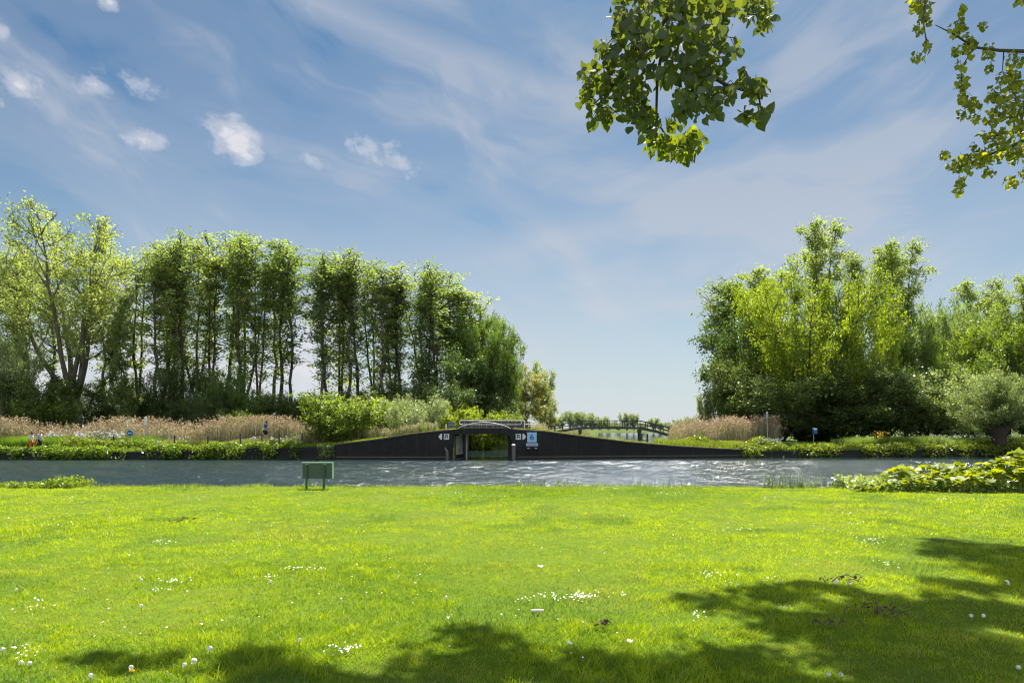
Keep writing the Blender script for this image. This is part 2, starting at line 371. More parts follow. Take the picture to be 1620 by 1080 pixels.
M['turf'] = ground_mat('turf', ((0.12, 0.20, 0.010), (0.16, 0.24, 0.014), (0.07, 0.11, 0.012)))
M['soil'] = ground_mat('bank_ground', ((0.07, 0.11, 0.02), (0.10, 0.14, 0.03), (0.06, 0.06, 0.03)))

def water_mat():
    m, N, out = mat('canal_water'); b = N.n('ShaderNodeBsdfPrincipled')
    pos = N.n('ShaderNodeNewGeometry').outputs['Position']; sp = N.n('ShaderNodeSeparateXYZ'); N.l(pos, sp.inputs[0])
    X, Y, Z = sp.outputs
    def w(ax, ay, seed, det, rough, dist=0.6):
        return N.noise(N.comb(N.m('MULTIPLY', X, ax), N.m('MULTIPLY', Y, ay), seed), 1.0, det, rough, dist)
    h = N.m('ADD', N.m('MULTIPLY', w(0.9, 0.8, 1.0, 4, 0.62), 0.10), N.m('MULTIPLY', w(2.6, 2.6, 4.0, 4, 0.65), 0.16))
    h = N.m('ADD', h, N.m('MULTIPLY', w(7.0, 9.0, 9.0, 3, 0.6), 0.06))
    # sheltered water in the side channel behind the bridge is calmer
    calm = N.m('DIVIDE', N.m('SUBTRACT', Y, 57.5), 3.0, clamp=True)
    amp = N.m('SUBTRACT', 1.0, N.m('MULTIPLY', calm, 0.96))
    bp = N.n('ShaderNodeBump'); bp.inputs['Distance'].default_value = 0.5; bp.inputs['Strength'].default_value = 1.0
    N.l(N.m('MULTIPLY', h, amp), bp.inputs['Height'])
    b.inputs['Base Color'].default_value = (0.016, 0.030, 0.036, 1); b.inputs['Roughness'].default_value = 0.125
    b.inputs['IOR'].default_value = 1.333; b.inputs['Specular IOR Level'].default_value = 0.5
    N.l(N.m('SUBTRACT', .15, N.m('MULTIPLY', calm, .10)), b.inputs['Roughness'])
    N.l(bp.outputs[0], b.inputs['Normal']); N.l(b.outputs[0], out.inputs[0]); return m
M['water'] = water_mat()

# ------------------------------------------------------------------ terrain
LAWN = 0.95
def lawn_edge(x): return 21.5-0.05*np.clip(x, 0, 14)+0.25*(vnoise(x, x*0, 2.0, 5)-0.5)
BANK_PX = [(-900, 727), (800, 726.3), (1190, 723.2), (1400, 722.0), (1620, 721.5), (2600, 721.0)]
_bx = np.array([(p-810)/FP*(EYE*FP/(y-HZ)) for p, y in BANK_PX]); _by = np.array([EYE*FP/(y-HZ) for p, y in BANK_PX])
def bank_y(x): return np.interp(x, _bx, _by)
TOP_PX = [(-200, 716), (100, 714), (240, 712), (320, 709), (480, 705.5), (527, 703), (600, 694), (650, 686), (700, 680.3), (738, 678.2), (765, 677.6), (810, 678.4), (860, 681.5),
          (920, 689.5), (1000, 699.5), (1080, 706.5), (1190, 713.0), (1300, 712.5), (1620, 712)]
_tx = np.array([(p-810)/FP*58.5 for p, y in TOP_PX]); _tz = np.array([EYE-(y-HZ)/FP*58.5 for p, y in TOP_PX])
def top_z(x): return np.interp(x, _tx, _tz)
X_L, X_R = XP(527, 58), XP(1190, 60)       # ends of the dark wing walls
O_L, O_R = -5.05, 0.0                      # opening under the bridge

def left_shore(y): return np.interp(y, [62, 84, 85.5, 100, 115, 150, 180, 330, 340], [-6.2, -6.2, 4.0, 5.0, 7.5, 17.5, 22.5, 41, 41])
def right_shore(y): return np.interp(y, [62, 66, 115, 150, 330], [18.5, 16.5, 26.5, 36, 82])
def sstep(a, b, x):
    t = np.clip((x-a)/(b-a), 0, 1); return t*t*(3-2*t)
def ground_h(x, y):
    """height of the land beyond the canal"""
    x = np.asarray(x, float); y = np.asarray(y, float)
    by = bank_y(x); t = top_z(x)
    base = 0.75+0.35*fbm(x, y, 14, 3)-0.15
    h = t*(1-sstep(4.5, 8.5, y-by))+base*sstep(4.5, 8.5, y-by)
    h = np.where(y < by+0.15, -0.9, h-0.06)
    dl = left_shore(y)-x; dr = x-right_shore(y)
    inl = np.minimum(-dl, -dr)                     # >0 inside the lagoon
    lag = (y > by+6.3) & (y < 332)
    land = sstep(0.9, -0.5, inl)
    h = np.where(lag, h*land+(1-land)*-0.9, h)
    h = np.where((x > O_L+0.15) & (x < O_R-0.02) & (y < 70), -0.9, h)
    return h
def gz(x, y): return float(ground_h(x, y))

def grid(name, xs, ys, hf, m, **k):
    gx, gy = np.meshgrid(xs, ys); z = hf(gx, gy); V = np.stack([gx.ravel(), gy.ravel(), z.ravel()], 1)
    nx, ny = len(xs), len(ys); i = np.arange((nx-1)*(ny-1)); r = i//(nx-1); c = i % (nx-1); a = r*nx+c
    o = np_mesh(name, V, [np.stack([a, a+1, a+nx+1, a+nx], 1)], m, smooth=True); return tag(o, kind='structure', **k)

def cat(*a): return np.unique(np.concatenate(a))
def lawn_h(x, y):
    z = LAWN+0.05*(fbm(x, y, 5, 11)-0.5)+0.02*(fbm(x, y, .8, 12)-0.5)
    e = lawn_edge(x); t = sstep(0, 1.1, y-e); return z*(1-t)-0.9*t
o = grid('lawn', cat(np.arange(-120, -22, 4.), np.arange(-22, 22, .4), np.arange(22, 121, 4.)), cat(np.arange(-40, 4, 2.), np.arange(4, 20, .4), np.arange(20, 24.1, .2)), lawn_h, M['turf'])
tag(o, 'mown bright green lawn in the foreground sloping to the canal', 'lawn')
xs = cat(np.arange(-680, -60, 20.), np.arange(-60, 60, 1.), np.arange(60, 681, 20.), [O_L+.14, O_L+.16, O_R-.03, O_R-.01], np.arange(-16, 22, .5))
ys = cat(np.arange(50, 66, .25), np.arange(66, 100, 1.), np.arange(100, 345, 4.), np.arange(345, 881, 30.))
o = grid('ground', xs, ys, ground_h, M['soil']); tag(o, 'low green land beyond the canal carrying path, reeds and woods', 'ground')
def water_h(x, y):
    yy = y+.25*x; h = .055*(fbm(x*.38, yy, 2.3, 70, 2)-.5)+.050*(fbm(x*.5, yy, 1.0, 71, 2)-.5)+.050*(fbm(x*.6+.3*y, y-.12*x, .52, 74, 2)-.5)+.018*(fbm(x*.7, y, .30, 77, 1)-.5)
    gust = .45+1.1*fbm(x*.5, y, 9.0, 79, 2); fade = np.clip((y-19)/2, 0, 1)*np.clip((57.2-y)/1.5, .12, 1)*np.clip((66-y)/2, 0, 1)*np.clip((60-abs(x))/4, 0, 1)
    return 2.1*h*gust*fade
wm = grid('water', cat([-680., -300., -120.], np.arange(-60, 60.01, .17), [120., 300., 680.]), cat([12., 16.], np.arange(19, 66.01, .13), np.arange(70, 346, 25.)), water_h, M['water'])
tag(wm, 'rippled canal and lake water', 'water')

# ------------------------------------------------------------------ leaves, blades
def leaf_cards(pts, size, rs, aspect=0.62, droop=0.0, up=0.0, fold=True):
    n = len(pts); a = rs.normal(size=(n, 3)); a[:, 2] -= droop; a /= np.linalg.norm(a, axis=1)[:, None]
    b = rs.normal(size=(n, 3)); b[:, 2] *= (1-up); b -= (b*a).sum(1)[:, None]*a; b /= np.linalg.norm(b, axis=1)[:, None]
    s = (size*rs.uniform(.6, 1.35, n))[:, None]; w = s*aspect*0.5
    V = np.stack([pts, pts+a*s*.45+b*w, pts+a*s, pts+a*s*.45-b*w], 1).reshape(-1, 3)
    F = np.arange(4*n).reshape(n, 4); return V, F
def seg_points(segs, n, jit, rs, endbias=0.0):
    p0 = np.array([s[0] for s in segs]); p1 = np.array([s[1] for s in segs]); w = np.array([s[2] for s in segs])*np.linalg.norm(p1-p0, axis=1)
    m = max(1, n//14); i = rs.choice(len(segs), m, p=w/w.sum()); t = rs.rand(m)[:, None]        # sprays of leaves along the twigs
    c = p0[i]*(1-t)+p1[i]*t+rs.normal(size=(m, 3))*jit*.9; q = rs.randint(0, m, n); sz = rs.uniform(.5, 1.3, m)
    return c[q]+rs.normal(size=(n, 3))*(jit*.62*sz[q])[:, None], i[q]

def tree_parts(seed, H=25., R=4., fork=0.0, leaders=1, lead_out=0.0, t0=0.2, nprim=50, elev=(35, 60), plen=None, nsec=5, seclen=.45,
               leaves=18000, size=.26, jit=.32, tr=.25, wander=.6, fuzz=0, aspect=.62, droop=.2, up=.35, lean=(0, 0), bare=0.0, hang=0.0, drop=0.0):
    rs = np.random.RandomState(seed); tb = MB(); segs = []
    def poly(p, d, L, n, upw, w=.12):
        pts = [np.array(p, float)]; d = np.array(d, float); d /= np.linalg.norm(d)
        for k in range(n):
            d = d+rs.normal(size=3)*w; d[2] += upw/n; d /= np.linalg.norm(d); pts.append(pts[-1]+d*L/n)
        return pts
    fh = H*fork
    if leaders == 1:
        n = 12; pts = [np.array([0, 0, -.3])]; off = np.zeros(2)
        for k in range(1, n+1):
            t = k/n; off = off+rs.normal(size=2)*wander*.22; pts.append(np.array([off[0]+lean[0]*t, off[1]+lean[1]*t, H*t*.97]))
        lead = [(pts, tr)]
    else:
        lead = []
        if fork > 0:
            tb.tube([(0, 0, -.3), (0.05, 0, fh*.5), (lean[0]*.2, 0, fh)], [tr*1.25, tr, tr*.9], 8)
        for q in range(leaders):
            a = 2*pi*(q+rs.uniform(-.25, .25))/leaders; out = R*lead_out*rs.uniform(.5, 1.1); top = H*rs.uniform(.78, .97) if q else H*.97
            if lead_out > .8 and q: top = H*(1.0-.26*min(1, out/R)**1.6)*rs.uniform(.93, 1.03)
            if q == 0: out *= .3
            n = 8; pts = []; off = np.zeros(2)
            for k in range(n+1):
                t = k/n; off = off+rs.normal(size=2)*wander*.15*(k > 0)
                pts.append(np.array([cos(a)*out*t**.8+off[0]+lean[0]*t, sin(a)*out*t**.8+off[1]+lean[1]*t, (fh if fork > 0 else -.2)+(top-fh)*t]))
            lead.append((pts, tr*(.55 if fork > 0 else .35)))
    for pts, r in lead:
        n = len(pts)-1; tb.tube([tuple(p) for p in pts], [max(.02, r*(1-k/(n+.3))**.8) for k in range(n+1)], 6)
        for k in range(int(n*.55), n): segs.append((pts[k], pts[k+1], .8))
        np_ = max(3, nprim//len(lead)); az = rs.rand()*6
        for q in range(np_):
            s = t0+(1-t0)*(q+rs.rand())/np_; s = min(s, .985); k = min(int(s*n), n-1); f = s*n-k; p = pts[k]*(1-f)+pts[k+1]*f
            if p[2] < H*bare: continue
            if drop and rs.rand() < drop*(1-min(1, p[2]/(H*.72))): continue
            az += 2.4+rs.uniform(-.4, .4)
            o = np.array([cos(az), sin(az)]); rad = p[:2]; rl = np.linalg.norm(rad)
            if rl > .1 and rs.rand() < .65: o = o+rad/rl*1.1; o /= np.linalg.norm(o)
            e = R_(rs.uniform(*elev)); hh = p[2]/H
            prof = (plen(hh) if plen else max(.12, sin(pi*min(1, .12+.86*hh))**.8))
            L = R*prof*rs.uniform(.55, 1.1)*(.62 if leaders > 1 else 1)
            bp = poly(p, (o[0]*cos(e), o[1]*cos(e), sin(e)), L, 4, .5-hang, .13)
            tb.tube([tuple(v) for v in bp], [max(.012, r*.30*(1-.2*k_)) for k_ in range(5)], 4, cap=False)
            for k_ in range(2, 4): segs.append((bp[k_], bp[k_+1], 1.0))
            for j in range(nsec):
                ss = rs.uniform(.2, 1.0); kk = min(int(ss*4), 3); pp = bp[kk]+(bp[kk+1]-bp[kk])*(ss*4-kk)
                dd = (bp[kk+1]-bp[kk]); dd = dd/np.linalg.norm(dd)+rs.normal(size=3)*.65; dd[2] += .15-hang
                sp = poly(pp, dd, L*seclen*rs.uniform(.5, 1.2), 2, .2-hang*1.6, .2)
                tb.tube([tuple(v) for v in sp], [.03, .02, .008], 3, cap=False)
                wgt = rs.choice([.1, .6, 2.4]); segs.append((sp[0], sp[1], wgt*.7)); segs.append((sp[1], sp[2], wgt*1.3))
        if fuzz:
            for q in range(fuzz):
                s = rs.uniform(.04, .6); k = min(int(s*n), n-1); f = s*n-k; p = pts[k]*(1-f)+pts[k+1]*f; a = rs.rand()*2*pi
                sp = poly(p, (cos(a), sin(a), .9), rs.uniform(.5, 1.7), 2, .2)
                tb.tube([tuple(v) for v in sp], [.03, .02, .01], 3, cap=False); segs.append((sp[0], sp[1], .7)); segs.append((sp[1], sp[2], 1.))
    pts, si = seg_points(segs, leaves, jit, rs)
    V, F = leaf_cards(pts, size, rs, aspect, droop, up)
    cl = rs.rand(len(segs))[si]; v = np.clip(.55*cl+.45*rs.rand(leaves), 0, 1)
    pz = pts[:, 2]
    W = np.percentile(np.abs(pts[:, 0]-np.median(pts[:, 0])), 96)*2
    return dict(tb=tb, V=V, F=F, v=np.repeat(v, 4), H=np.percentile(pz, 99.7), W=W, zc=0)

PROTO = {}
def proto(key, leafmat, barkmat, **kw):
    d = tree_parts(**kw)
    me_t = bpy.data.meshes.new('trunk'); me_t.from_pydata(d['tb'].V, [], d['tb'].F); me_t.materials.append(M[barkmat])
    me_t.polygons.foreach_set('use_smooth', np.ones(len(me_t.polygons), bool))
    tmp = np_mesh('crown', d['V'], [d['F']], M[leafmat], attrs={'v': d['v']}); me_c = tmp.data
    bpy.data.objects.remove(tmp)
    PROTO[key] = (me_t, me_c, d['H'], d['W'])

UP = lambda hh: max(.20, min(1.05, .30+1.5*max(0, hh-.25))*(1.0 if hh < .74 else max(.25, 1-(hh-.74)*2.0)))
proto('pop0', 'poplar', 'bark', seed=1, H=26, R=3.6, t0=.22, nprim=58, elev=(50, 74), nsec=6, leaves=5000, size=.21, jit=.30, tr=0.163, fuzz=14, drop=.9, wander=.5, plen=UP)
proto('pop1', 'poplar', 'bark_grey', seed=2, H=26, R=3.2, t0=.30, nprim=50, elev=(54, 76), nsec=6, leaves=4200, size=.21, jit=.28, tr=0.136, fuzz=18, drop=.9, wander=.5, plen=UP)
proto('pop2', 'poplar_light', 'bark', seed=3, H=26, R=4.2, fork=.18, leaders=3, lead_out=.5, t0=.2, nprim=66, elev=(46, 70), nsec=6, leaves=7000, size=.21, jit=.32, tr=0.204, fuzz=8, drop=.9, wander=.5, plen=UP)
proto('pop3', 'poplar', 'bark', seed=4, H=26, R=3.0, t0=.35, nprim=40, elev=(54, 78), nsec=5, leaves=3800, size=.21, jit=.28, tr=0.129, fuzz=12, drop=.9, wander=.5, plen=UP)
proto('pop4', 'poplar_light', 'bark', seed=5, H=26, R=3.7, fork=.10, leaders=2, lead_out=.45, t0=.25, nprim=60, elev=(50, 74), nsec=6, leaves=5800, size=.21, jit=.32, tr=0.177, fuzz=10, drop=.9, wander=.5, plen=UP)
proto('big', 'poplar_light', 'bark_grey', seed=6, H=27, R=9.5, fork=.17, leaders=6, lead_out=.72, t0=.22, nprim=110, elev=(20, 60), nsec=8, leaves=36000, size=.22, jit=.40, tr=.46, wander=1.2, fuzz=6)
proto('slim', 'poplar', 'bark', seed=7, H=18, R=2.2, t0=.12, nprim=46, elev=(5, 45), nsec=4, leaves=6500, size=.26, jit=.22, tr=.13)
proto('pop5', 'poplar_light', 'bark', seed=25, H=26, R=4.4, fork=.15, leaders=3, lead_out=.5, t0=.2, nprim=80, elev=(40, 68), nsec=7, leaves=15000, size=.23, jit=.34, tr=0.204, plen=UP)
proto('pop6', 'poplar', 'bark', seed=26, H=26, R=4.2, t0=.25, nprim=80, elev=(42, 70), nsec=7, leaves=13000, size=.23, jit=.32, tr=0.190, plen=UP)
ROUND = lambda hh: max(.25, sin(pi*min(1, .22+.74*hh)))
proto('round0', 'green', 'bark', seed=8, H=14, R=7.0, fork=.10, leaders=7, lead_out=.85, t0=.10, nprim=120, elev=(-5, 60), nsec=7, leaves=36000, size=.25, jit=.40, tr=.3, plen=ROUND)
proto('round1', 'dark', 'bark', seed=9, H=12, R=6.0, fork=.06, leaders=7, lead_out=.9, t0=.06, nprim=110, elev=(-10, 55), nsec=7, leaves=34000, size=.24, jit=.40, tr=.26, plen=ROUND)
proto('maple', 'lime', 'bark', seed=10, H=19, R=9.0, fork=.10, leaders=9, lead_out=1.0, t0=.05, nprim=170, elev=(-10, 50), nsec=8, leaves=82000, size=.24, jit=.44, tr=.4, plen=ROUND)
proto('shrub0', 'green', 'bark', seed=11, H=5, R=3.4, leaders=10, lead_out=.9, t0=.08, nprim=110, elev=(0, 60), nsec=5, leaves=22000, size=.19, jit=.22, tr=.1, wander=.5, plen=ROUND)
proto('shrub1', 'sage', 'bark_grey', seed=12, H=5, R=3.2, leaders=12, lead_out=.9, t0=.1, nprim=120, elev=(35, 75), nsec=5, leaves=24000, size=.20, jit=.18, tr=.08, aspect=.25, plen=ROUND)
proto('shrub2', 'dark', 'bark', seed=13, H=5, R=3.6, leaders=9, lead_out=.9, t0=.05, nprim=110, elev=(-5, 55), nsec=5, leaves=22000, size=.21, jit=.24, tr=.1, plen=ROUND)
proto('shrub3', 'lime', 'bark', seed=14, H=4, R=3.2, leaders=9, lead_out=.9, t0=.05, nprim=90, elev=(0, 55), nsec=5, leaves=17000, size=.22, jit=.22, tr=.08, plen=ROUND)
proto('haw', 'hawthorn', 'bark', seed=15, H=8, R=5.2, fork=.06, leaders=8, lead_out=.9, t0=.05, nprim=130, elev=(-10, 45), nsec=7, leaves=46000, size=.18, jit=.3, tr=.2, plen=ROUND)
proto('weep', 'straw', 'bark', seed=16, H=14, R=4.0, fork=.2, leaders=4, lead_out=.6, t0=.2, nprim=70, elev=(10, 50), nsec=7, seclen=.8, leaves=20000, size=.34, jit=.22, tr=.25, aspect=.25, hang=.8, plen=lambda h: .9)
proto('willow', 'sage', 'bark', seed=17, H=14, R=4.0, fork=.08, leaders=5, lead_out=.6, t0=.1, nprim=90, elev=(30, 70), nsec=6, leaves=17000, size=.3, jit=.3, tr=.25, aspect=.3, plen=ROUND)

def plant(name, key, px, top, Y, wpx, label, cat, group=None, rz=None, zb=None, lean=0):
    """stand a copy of a grown tree at px, Y so that its top reaches row top and its crown is wpx wide"""
    if 70 <= Y < 130: Y += 8          # keep the crowns back so that the banks stand in the sun
    mt, mc, H0, W0 = PROTO[key]; x = XP(px, Y); z = gz(x, Y) if zb is None else zb
    H = EYE+(HZ-top)/FP*Y-z; sz = H/H0; sx = wpx*Y/FP/W0
    rnd = random.Random(int(px*31+Y*7+top))
    e = empty(name, (x, Y, z), rz if rz is not None else rnd.uniform(0, 6.28), label, cat, group)
    e.scale = (sx, sx, sz)
    if lean: e.rotation_euler = (0, R_(lean), e.rotation_euler[2])
    link('trunk' if H > 3.0 and 'shrub' not in key else 'stem', mt, e); link('crown' if 'shrub' not in key else 'foliage', mc, e); return e

ORD = ['first','second','third','fourth','fifth','sixth','seventh','eighth','ninth','tenth','eleventh','twelfth','thirteenth','fourteenth','fifteenth','sixteenth','seventeenth','eighteenth','nineteenth','twentieth','twenty first','twenty second']
# the big forked tree and its neighbours, far left
plant('forked_tree', 'big', 120, 338, 78, 225, 'huge forked tree with pale trunk and the broadest crown of the left wood', 'tree', rz=0.7)
for i, (px, top, Y, w, k) in enumerate([(-45, 420, 80, 75, 'pop2'), (-8, 425, 86, 62, 'pop0'), (24, 410, 84, 60, 'pop4'), (52, 398, 90, 60, 'pop0'), (88, 420, 92, 56, 'pop3'), (160, 425, 90, 52, 'pop1')]):
    plant('poplar_tree', k, px, top, Y, w, 'poplar around the huge forked tree, %s of the six from the left' % ORD[i], 'tree', 'poplars around the forked tree')
plant('poplar_tree', 'pop2', 219, 392, 88, 60, 'airy poplar whose crown closes the top of the sky gap', 'tree')
plant('slim_tree', 'slim', 192, 470, 76, 40, 'slim dark tree with bare lower trunk just left of the sky gap', 'tree')
plant('slim_tree', 'slim', 178, 515, 82, 36, 'slim tree between the forked tree and the sky gap, lower than its neighbour', 'tree')
plant('distant_birch', 'willow', 215, 605, 150, 30, 'faint grey distant tree seen low in the gap between the woods', 'tree')
rowA = [(232, 384, 80, 46, 'pop1'), (247, 376, 84, 50, 'pop0'), (272, 384, 88, 50, 'pop4'), (293, 378, 82, 46, 'pop0'), (313, 384, 90, 48, 'pop2'), (334, 370, 84, 46, 'pop4'), (352, 374, 92, 42, 'pop0'),
        (368, 374, 84, 44, 'pop1'), (386, 368, 88, 46, 'pop2'), (408, 378, 84, 44, 'pop4'), (424, 384, 92, 44, 'pop1'), (440, 384, 86, 44, 'pop3'), (461, 398, 84, 38, 'pop3')]
for i, (px, top, Y, w, k) in enumerate(rowA):
    plant('poplar_tree', k, px, top, Y, w*1.36, 'tall slender poplar in the left grove, %s counted rightward from the sky gap' % ORD[i], 'tree', 'poplars of the left grove')
rowB = [(503, 402, 88, 44, 'pop1'), (521, 400, 90, 44, 'pop0'), (539, 404, 92, 44, 'pop4'), (557, 402, 90, 42, 'pop1'), (574, 405, 92, 44, 'pop0'), (591, 412, 94, 42, 'pop2'), (607, 412, 90, 42, 'pop1'),
        (623, 418, 94, 42, 'pop4'), (641, 426, 92, 40, 'pop0'), (660, 428, 94, 46, 'pop1'), (680, 428, 96, 48, 'pop2'), (699, 424, 92, 46, 'pop0'), (715, 432, 98, 48, 'pop4'), (733, 458, 98, 50, 'pop2')]
for i, (px, top, Y, w, k) in enumerate(rowB):
    plant('poplar_tree', k, px, top, Y, w*1.36, 'slender poplar in the middle grove, %s counted rightward from the white cloud gap' % ORD[i], 'tree', 'poplars of the middle grove')
plant('broad_tree', 'round0', 752, 490, 96, 90, 'broad green tree ending the poplar row on its right', 'tree')
plant('broad_tree', 'round0', 778, 512, 92, 88, 'broad leafy tree with branches reaching right over the willow', 'tree', lean=4)
plant('broad_tree', 'round1', 735, 560, 90, 110, 'dark low tree in the shade under the end of the row', 'tree')
plant('broad_tree', 'round0', 800, 562, 94, 60, 'smaller green tree directly left of the pale weeping willow', 'tree')
plant('weeping_willow', 'weep', 831, 580, 100, 44, 'pale straw green weeping willow above the white bridge rail', 'tree')
plant('willow_tree', 'willow', 856, 572, 108, 38, 'narrow grey green willow at the right end of the left wood', 'tree')
plant('willow_tree', 'weep', 868, 625, 112, 20, 'small straw coloured willow at the very end of the wood', 'tree')
# undergrowth on the left
und = [('willow_bush', 'shrub1', 5, 520, 74, 80, 'tall blue green willow bush at the left edge'), ('bush', 'round1', 60, 590, 76, 120, 'dark spreading bush beneath the left poplars'),
       ('bush', 'shrub0', 72, 622, 73, 80, 'light green low bush left of the forked trunk'), ('bush', 'round1', 165, 600, 84, 70, 'dark green bush right of the forked trunk'),
       ('bush', 'round1', 282, 575, 78, 80, 'tall dark bush at the foot of the left grove'), ('bush', 'shrub2', 240, 625, 80, 50, 'small dark bush behind the white topped signpost'),
       ('bush', 'shrub0', 355, 585, 77, 62, 'green bush between the trunks of the left grove'), ('bush', 'round1', 325, 620, 74, 60, 'dark low bush behind the tan reeds'),
       ('bush', 'shrub0', 392, 610, 76, 66, 'mid green bush left of the runner in blue'), ('bush', 'round1', 435, 622, 78, 84, 'near black bush behind the runner in blue'),
       ('bush', 'shrub2', 482, 625, 80, 60, 'dark bush under the white cloud gap'), ('bush', 'round1', 560, 615, 84, 100, 'dark bush behind the sunlit round bush'),
       ('bush', 'shrub0', 378, 648, 70, 56, 'low yellowish bush among the reeds'), ('bush', 'round1', 630, 600, 86, 90, 'tall dark bush under the middle grove'),
       ('bush', 'shrub0', 602, 628, 72, 78, 'green bush between the round bush and the sage bush'), ('bush', 'round1', 700, 610, 82, 100, 'dark bush beneath the poplars behind the bridge'),
       ('bush', 'shrub3', 712, 645, 74, 70, 'bright yellow green bush behind the white bridge rail'), ('bush', 'shrub3', 762, 652, 76, 60, 'yellow green bush centred behind the white bridge rail'),
       ('bush', 'shrub0', 798, 650, 78, 50, 'small green bush behind the right end of the white rail'), ('bush', 'round1', 765, 625, 88, 90, 'dark bush behind the yellow green ones'),
       ('bush', 'shrub3', 730, 640, 80, 50, 'yellow bush peeping above its neighbours left of the rail'),
       ('sunlit_bush', 'shrub0', 533, 622, 64, 122, 'large sunlit round bush beside the left wing wall'), ('sage_bush', 'shrub1', 660, 627, 69, 98, 'large pale sage willow bush left of the bridge')]
for nm, k, px, top, Y, w, lb in und: plant(nm, k, px, top, Y, w, lb, 'bush')
# right wood
rt = [('poplar_tree', 'pop6', 1156, 440, 104, 66, 'grey green poplar at the left edge of the right wood', 'tree'), ('poplar_tree', 'pop5', 1186, 458, 108, 60, 'dim poplar behind the leftmost one of the right wood', 'tree'),
      ('poplar_tree', 'pop5', 1222, 428, 100, 74, 'poplar standing behind the left shoulder of the yellow maple', 'tree'), ('poplar_tree', 'pop5', 1308, 352, 86, 66, 'tallest airy poplar rising above the yellow maple', 'tree'),
      ('poplar_tree', 'pop6', 1352, 400, 88, 34, 'narrow poplar right of the tallest one', 'tree'),
      ('poplar_tree', 'pop6', 1398, 392, 90, 40, 'dense poplar left of the leaning trunk', 'tree'), ('poplar_tree', 'pop5', 1433, 382, 84, 60, 'dense dark poplar with its own bare trunk showing', 'tree'),
      ('maple_tree', 'maple', 1268, 425, 76, 198, 'large yellow green maple, brightest tree of the right wood', 'tree'), ('maple_tree', 'maple', 1385, 510, 79, 95, 'smaller yellow green maple under the two dense poplars', 'tree'),
      ('broad_tree', 'round1', 1172, 560, 82, 104, 'dark round tree low at the left edge of the right wood', 'tree'), ('broad_tree', 'round1', 1205, 500, 84, 130, 'dark tree behind the left side of the yellow maple', 'tree'),
      ('willow_bush', 'shrub1', 1116, 622, 84, 26, 'light blue green bush at the water end of the right wood', 'bush'),
      ('bush', 'round1', 1240, 590, 72.5, 150, 'black green bush under the yellow maple', 'bush'), ('bush', 'round1', 1335, 590, 71.5, 150, 'black green bush behind the blue box', 'bush'), ('bush', 'shrub2', 1190, 625, 76, 90, 'dark bush behind the right reeds', 'bush'),
      ('bush', 'shrub2', 1290, 640, 75, 90, 'low dark bush right of the leaning post', 'bush'), ('bush', 'round1', 1400, 575, 72, 110, 'dark bush between the maple and the hawthorn', 'bush'),
      ('hawthorn_bush', 'haw', 1468, 588, 71, 150, 'pale flecked hawthorn bush on the right bank', 'bush'), ('broad_tree', 'round0', 1456, 520, 80, 70, 'bright green small tree right of the bare poplar trunk', 'tree'),
      ('broad_tree', 'haw', 1508, 492, 88, 100, 'grey green round tree in the middle of the right skyline', 'tree'), ('broad_tree', 'round0', 1500, 475, 96, 80, 'pale green tree on the skyline left of the small poplar', 'tree'),
      ('poplar_tree', 'pop5', 1562, 442, 104, 56, 'small poplar standing alone above the right skyline', 'tree'), ('poplar_tree', 'pop5', 1618, 432, 96, 40, 'poplar cut by the right edge of the photo', 'tree'),
      ('maple_tree', 'maple', 1596, 492, 84, 150, 'yellowish maple behind the pollard willow', 'tree'), ('broad_tree', 'round0', 1540, 560, 78, 110, 'light green tree between hawthorn and pollard willow', 'tree'),
      ('broad_tree', 'round0', 1650, 520, 78, 110, 'green tree at the right edge behind the pollard willow', 'tree'), ('bush', 'round1', 1540, 640, 74, 90, 'dark bush left of the pollard trunk', 'bush'), ('bush', 'round1', 1640, 620, 72, 100, 'dark bush right of the pollard trunk', 'bush'),
      ('bush', 'round1', 1365, 560, 84, 90, 'dark bush filling the gap right of the yellow maple', 'bush'), ('broad_tree', 'round1', 1710, 480, 82, 160, 'dark tree beyond the right edge of the photo', 'tree')]
for nm, k, px, top, Y, w, lb, ct in rt: plant(nm, k, px, top, Y, w, lb, ct)
# far shore: pale willow and sage leaves put the haze into the colour
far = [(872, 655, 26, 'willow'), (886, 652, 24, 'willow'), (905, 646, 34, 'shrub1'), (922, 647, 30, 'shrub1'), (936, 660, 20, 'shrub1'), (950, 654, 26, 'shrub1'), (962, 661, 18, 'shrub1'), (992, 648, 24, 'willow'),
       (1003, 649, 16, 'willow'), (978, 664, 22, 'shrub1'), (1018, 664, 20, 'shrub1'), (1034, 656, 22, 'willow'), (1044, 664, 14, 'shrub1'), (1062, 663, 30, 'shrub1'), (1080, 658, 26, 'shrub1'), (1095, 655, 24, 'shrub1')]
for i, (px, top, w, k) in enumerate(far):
    plant('far_tree', k, px, top+4, 345 + (i*37 % 40), w, 'far shore tree with haze put into its pale leaves, %s of the sixteen counted from the left' % ORD[i], 'tree', 'trees on the far lake shore')

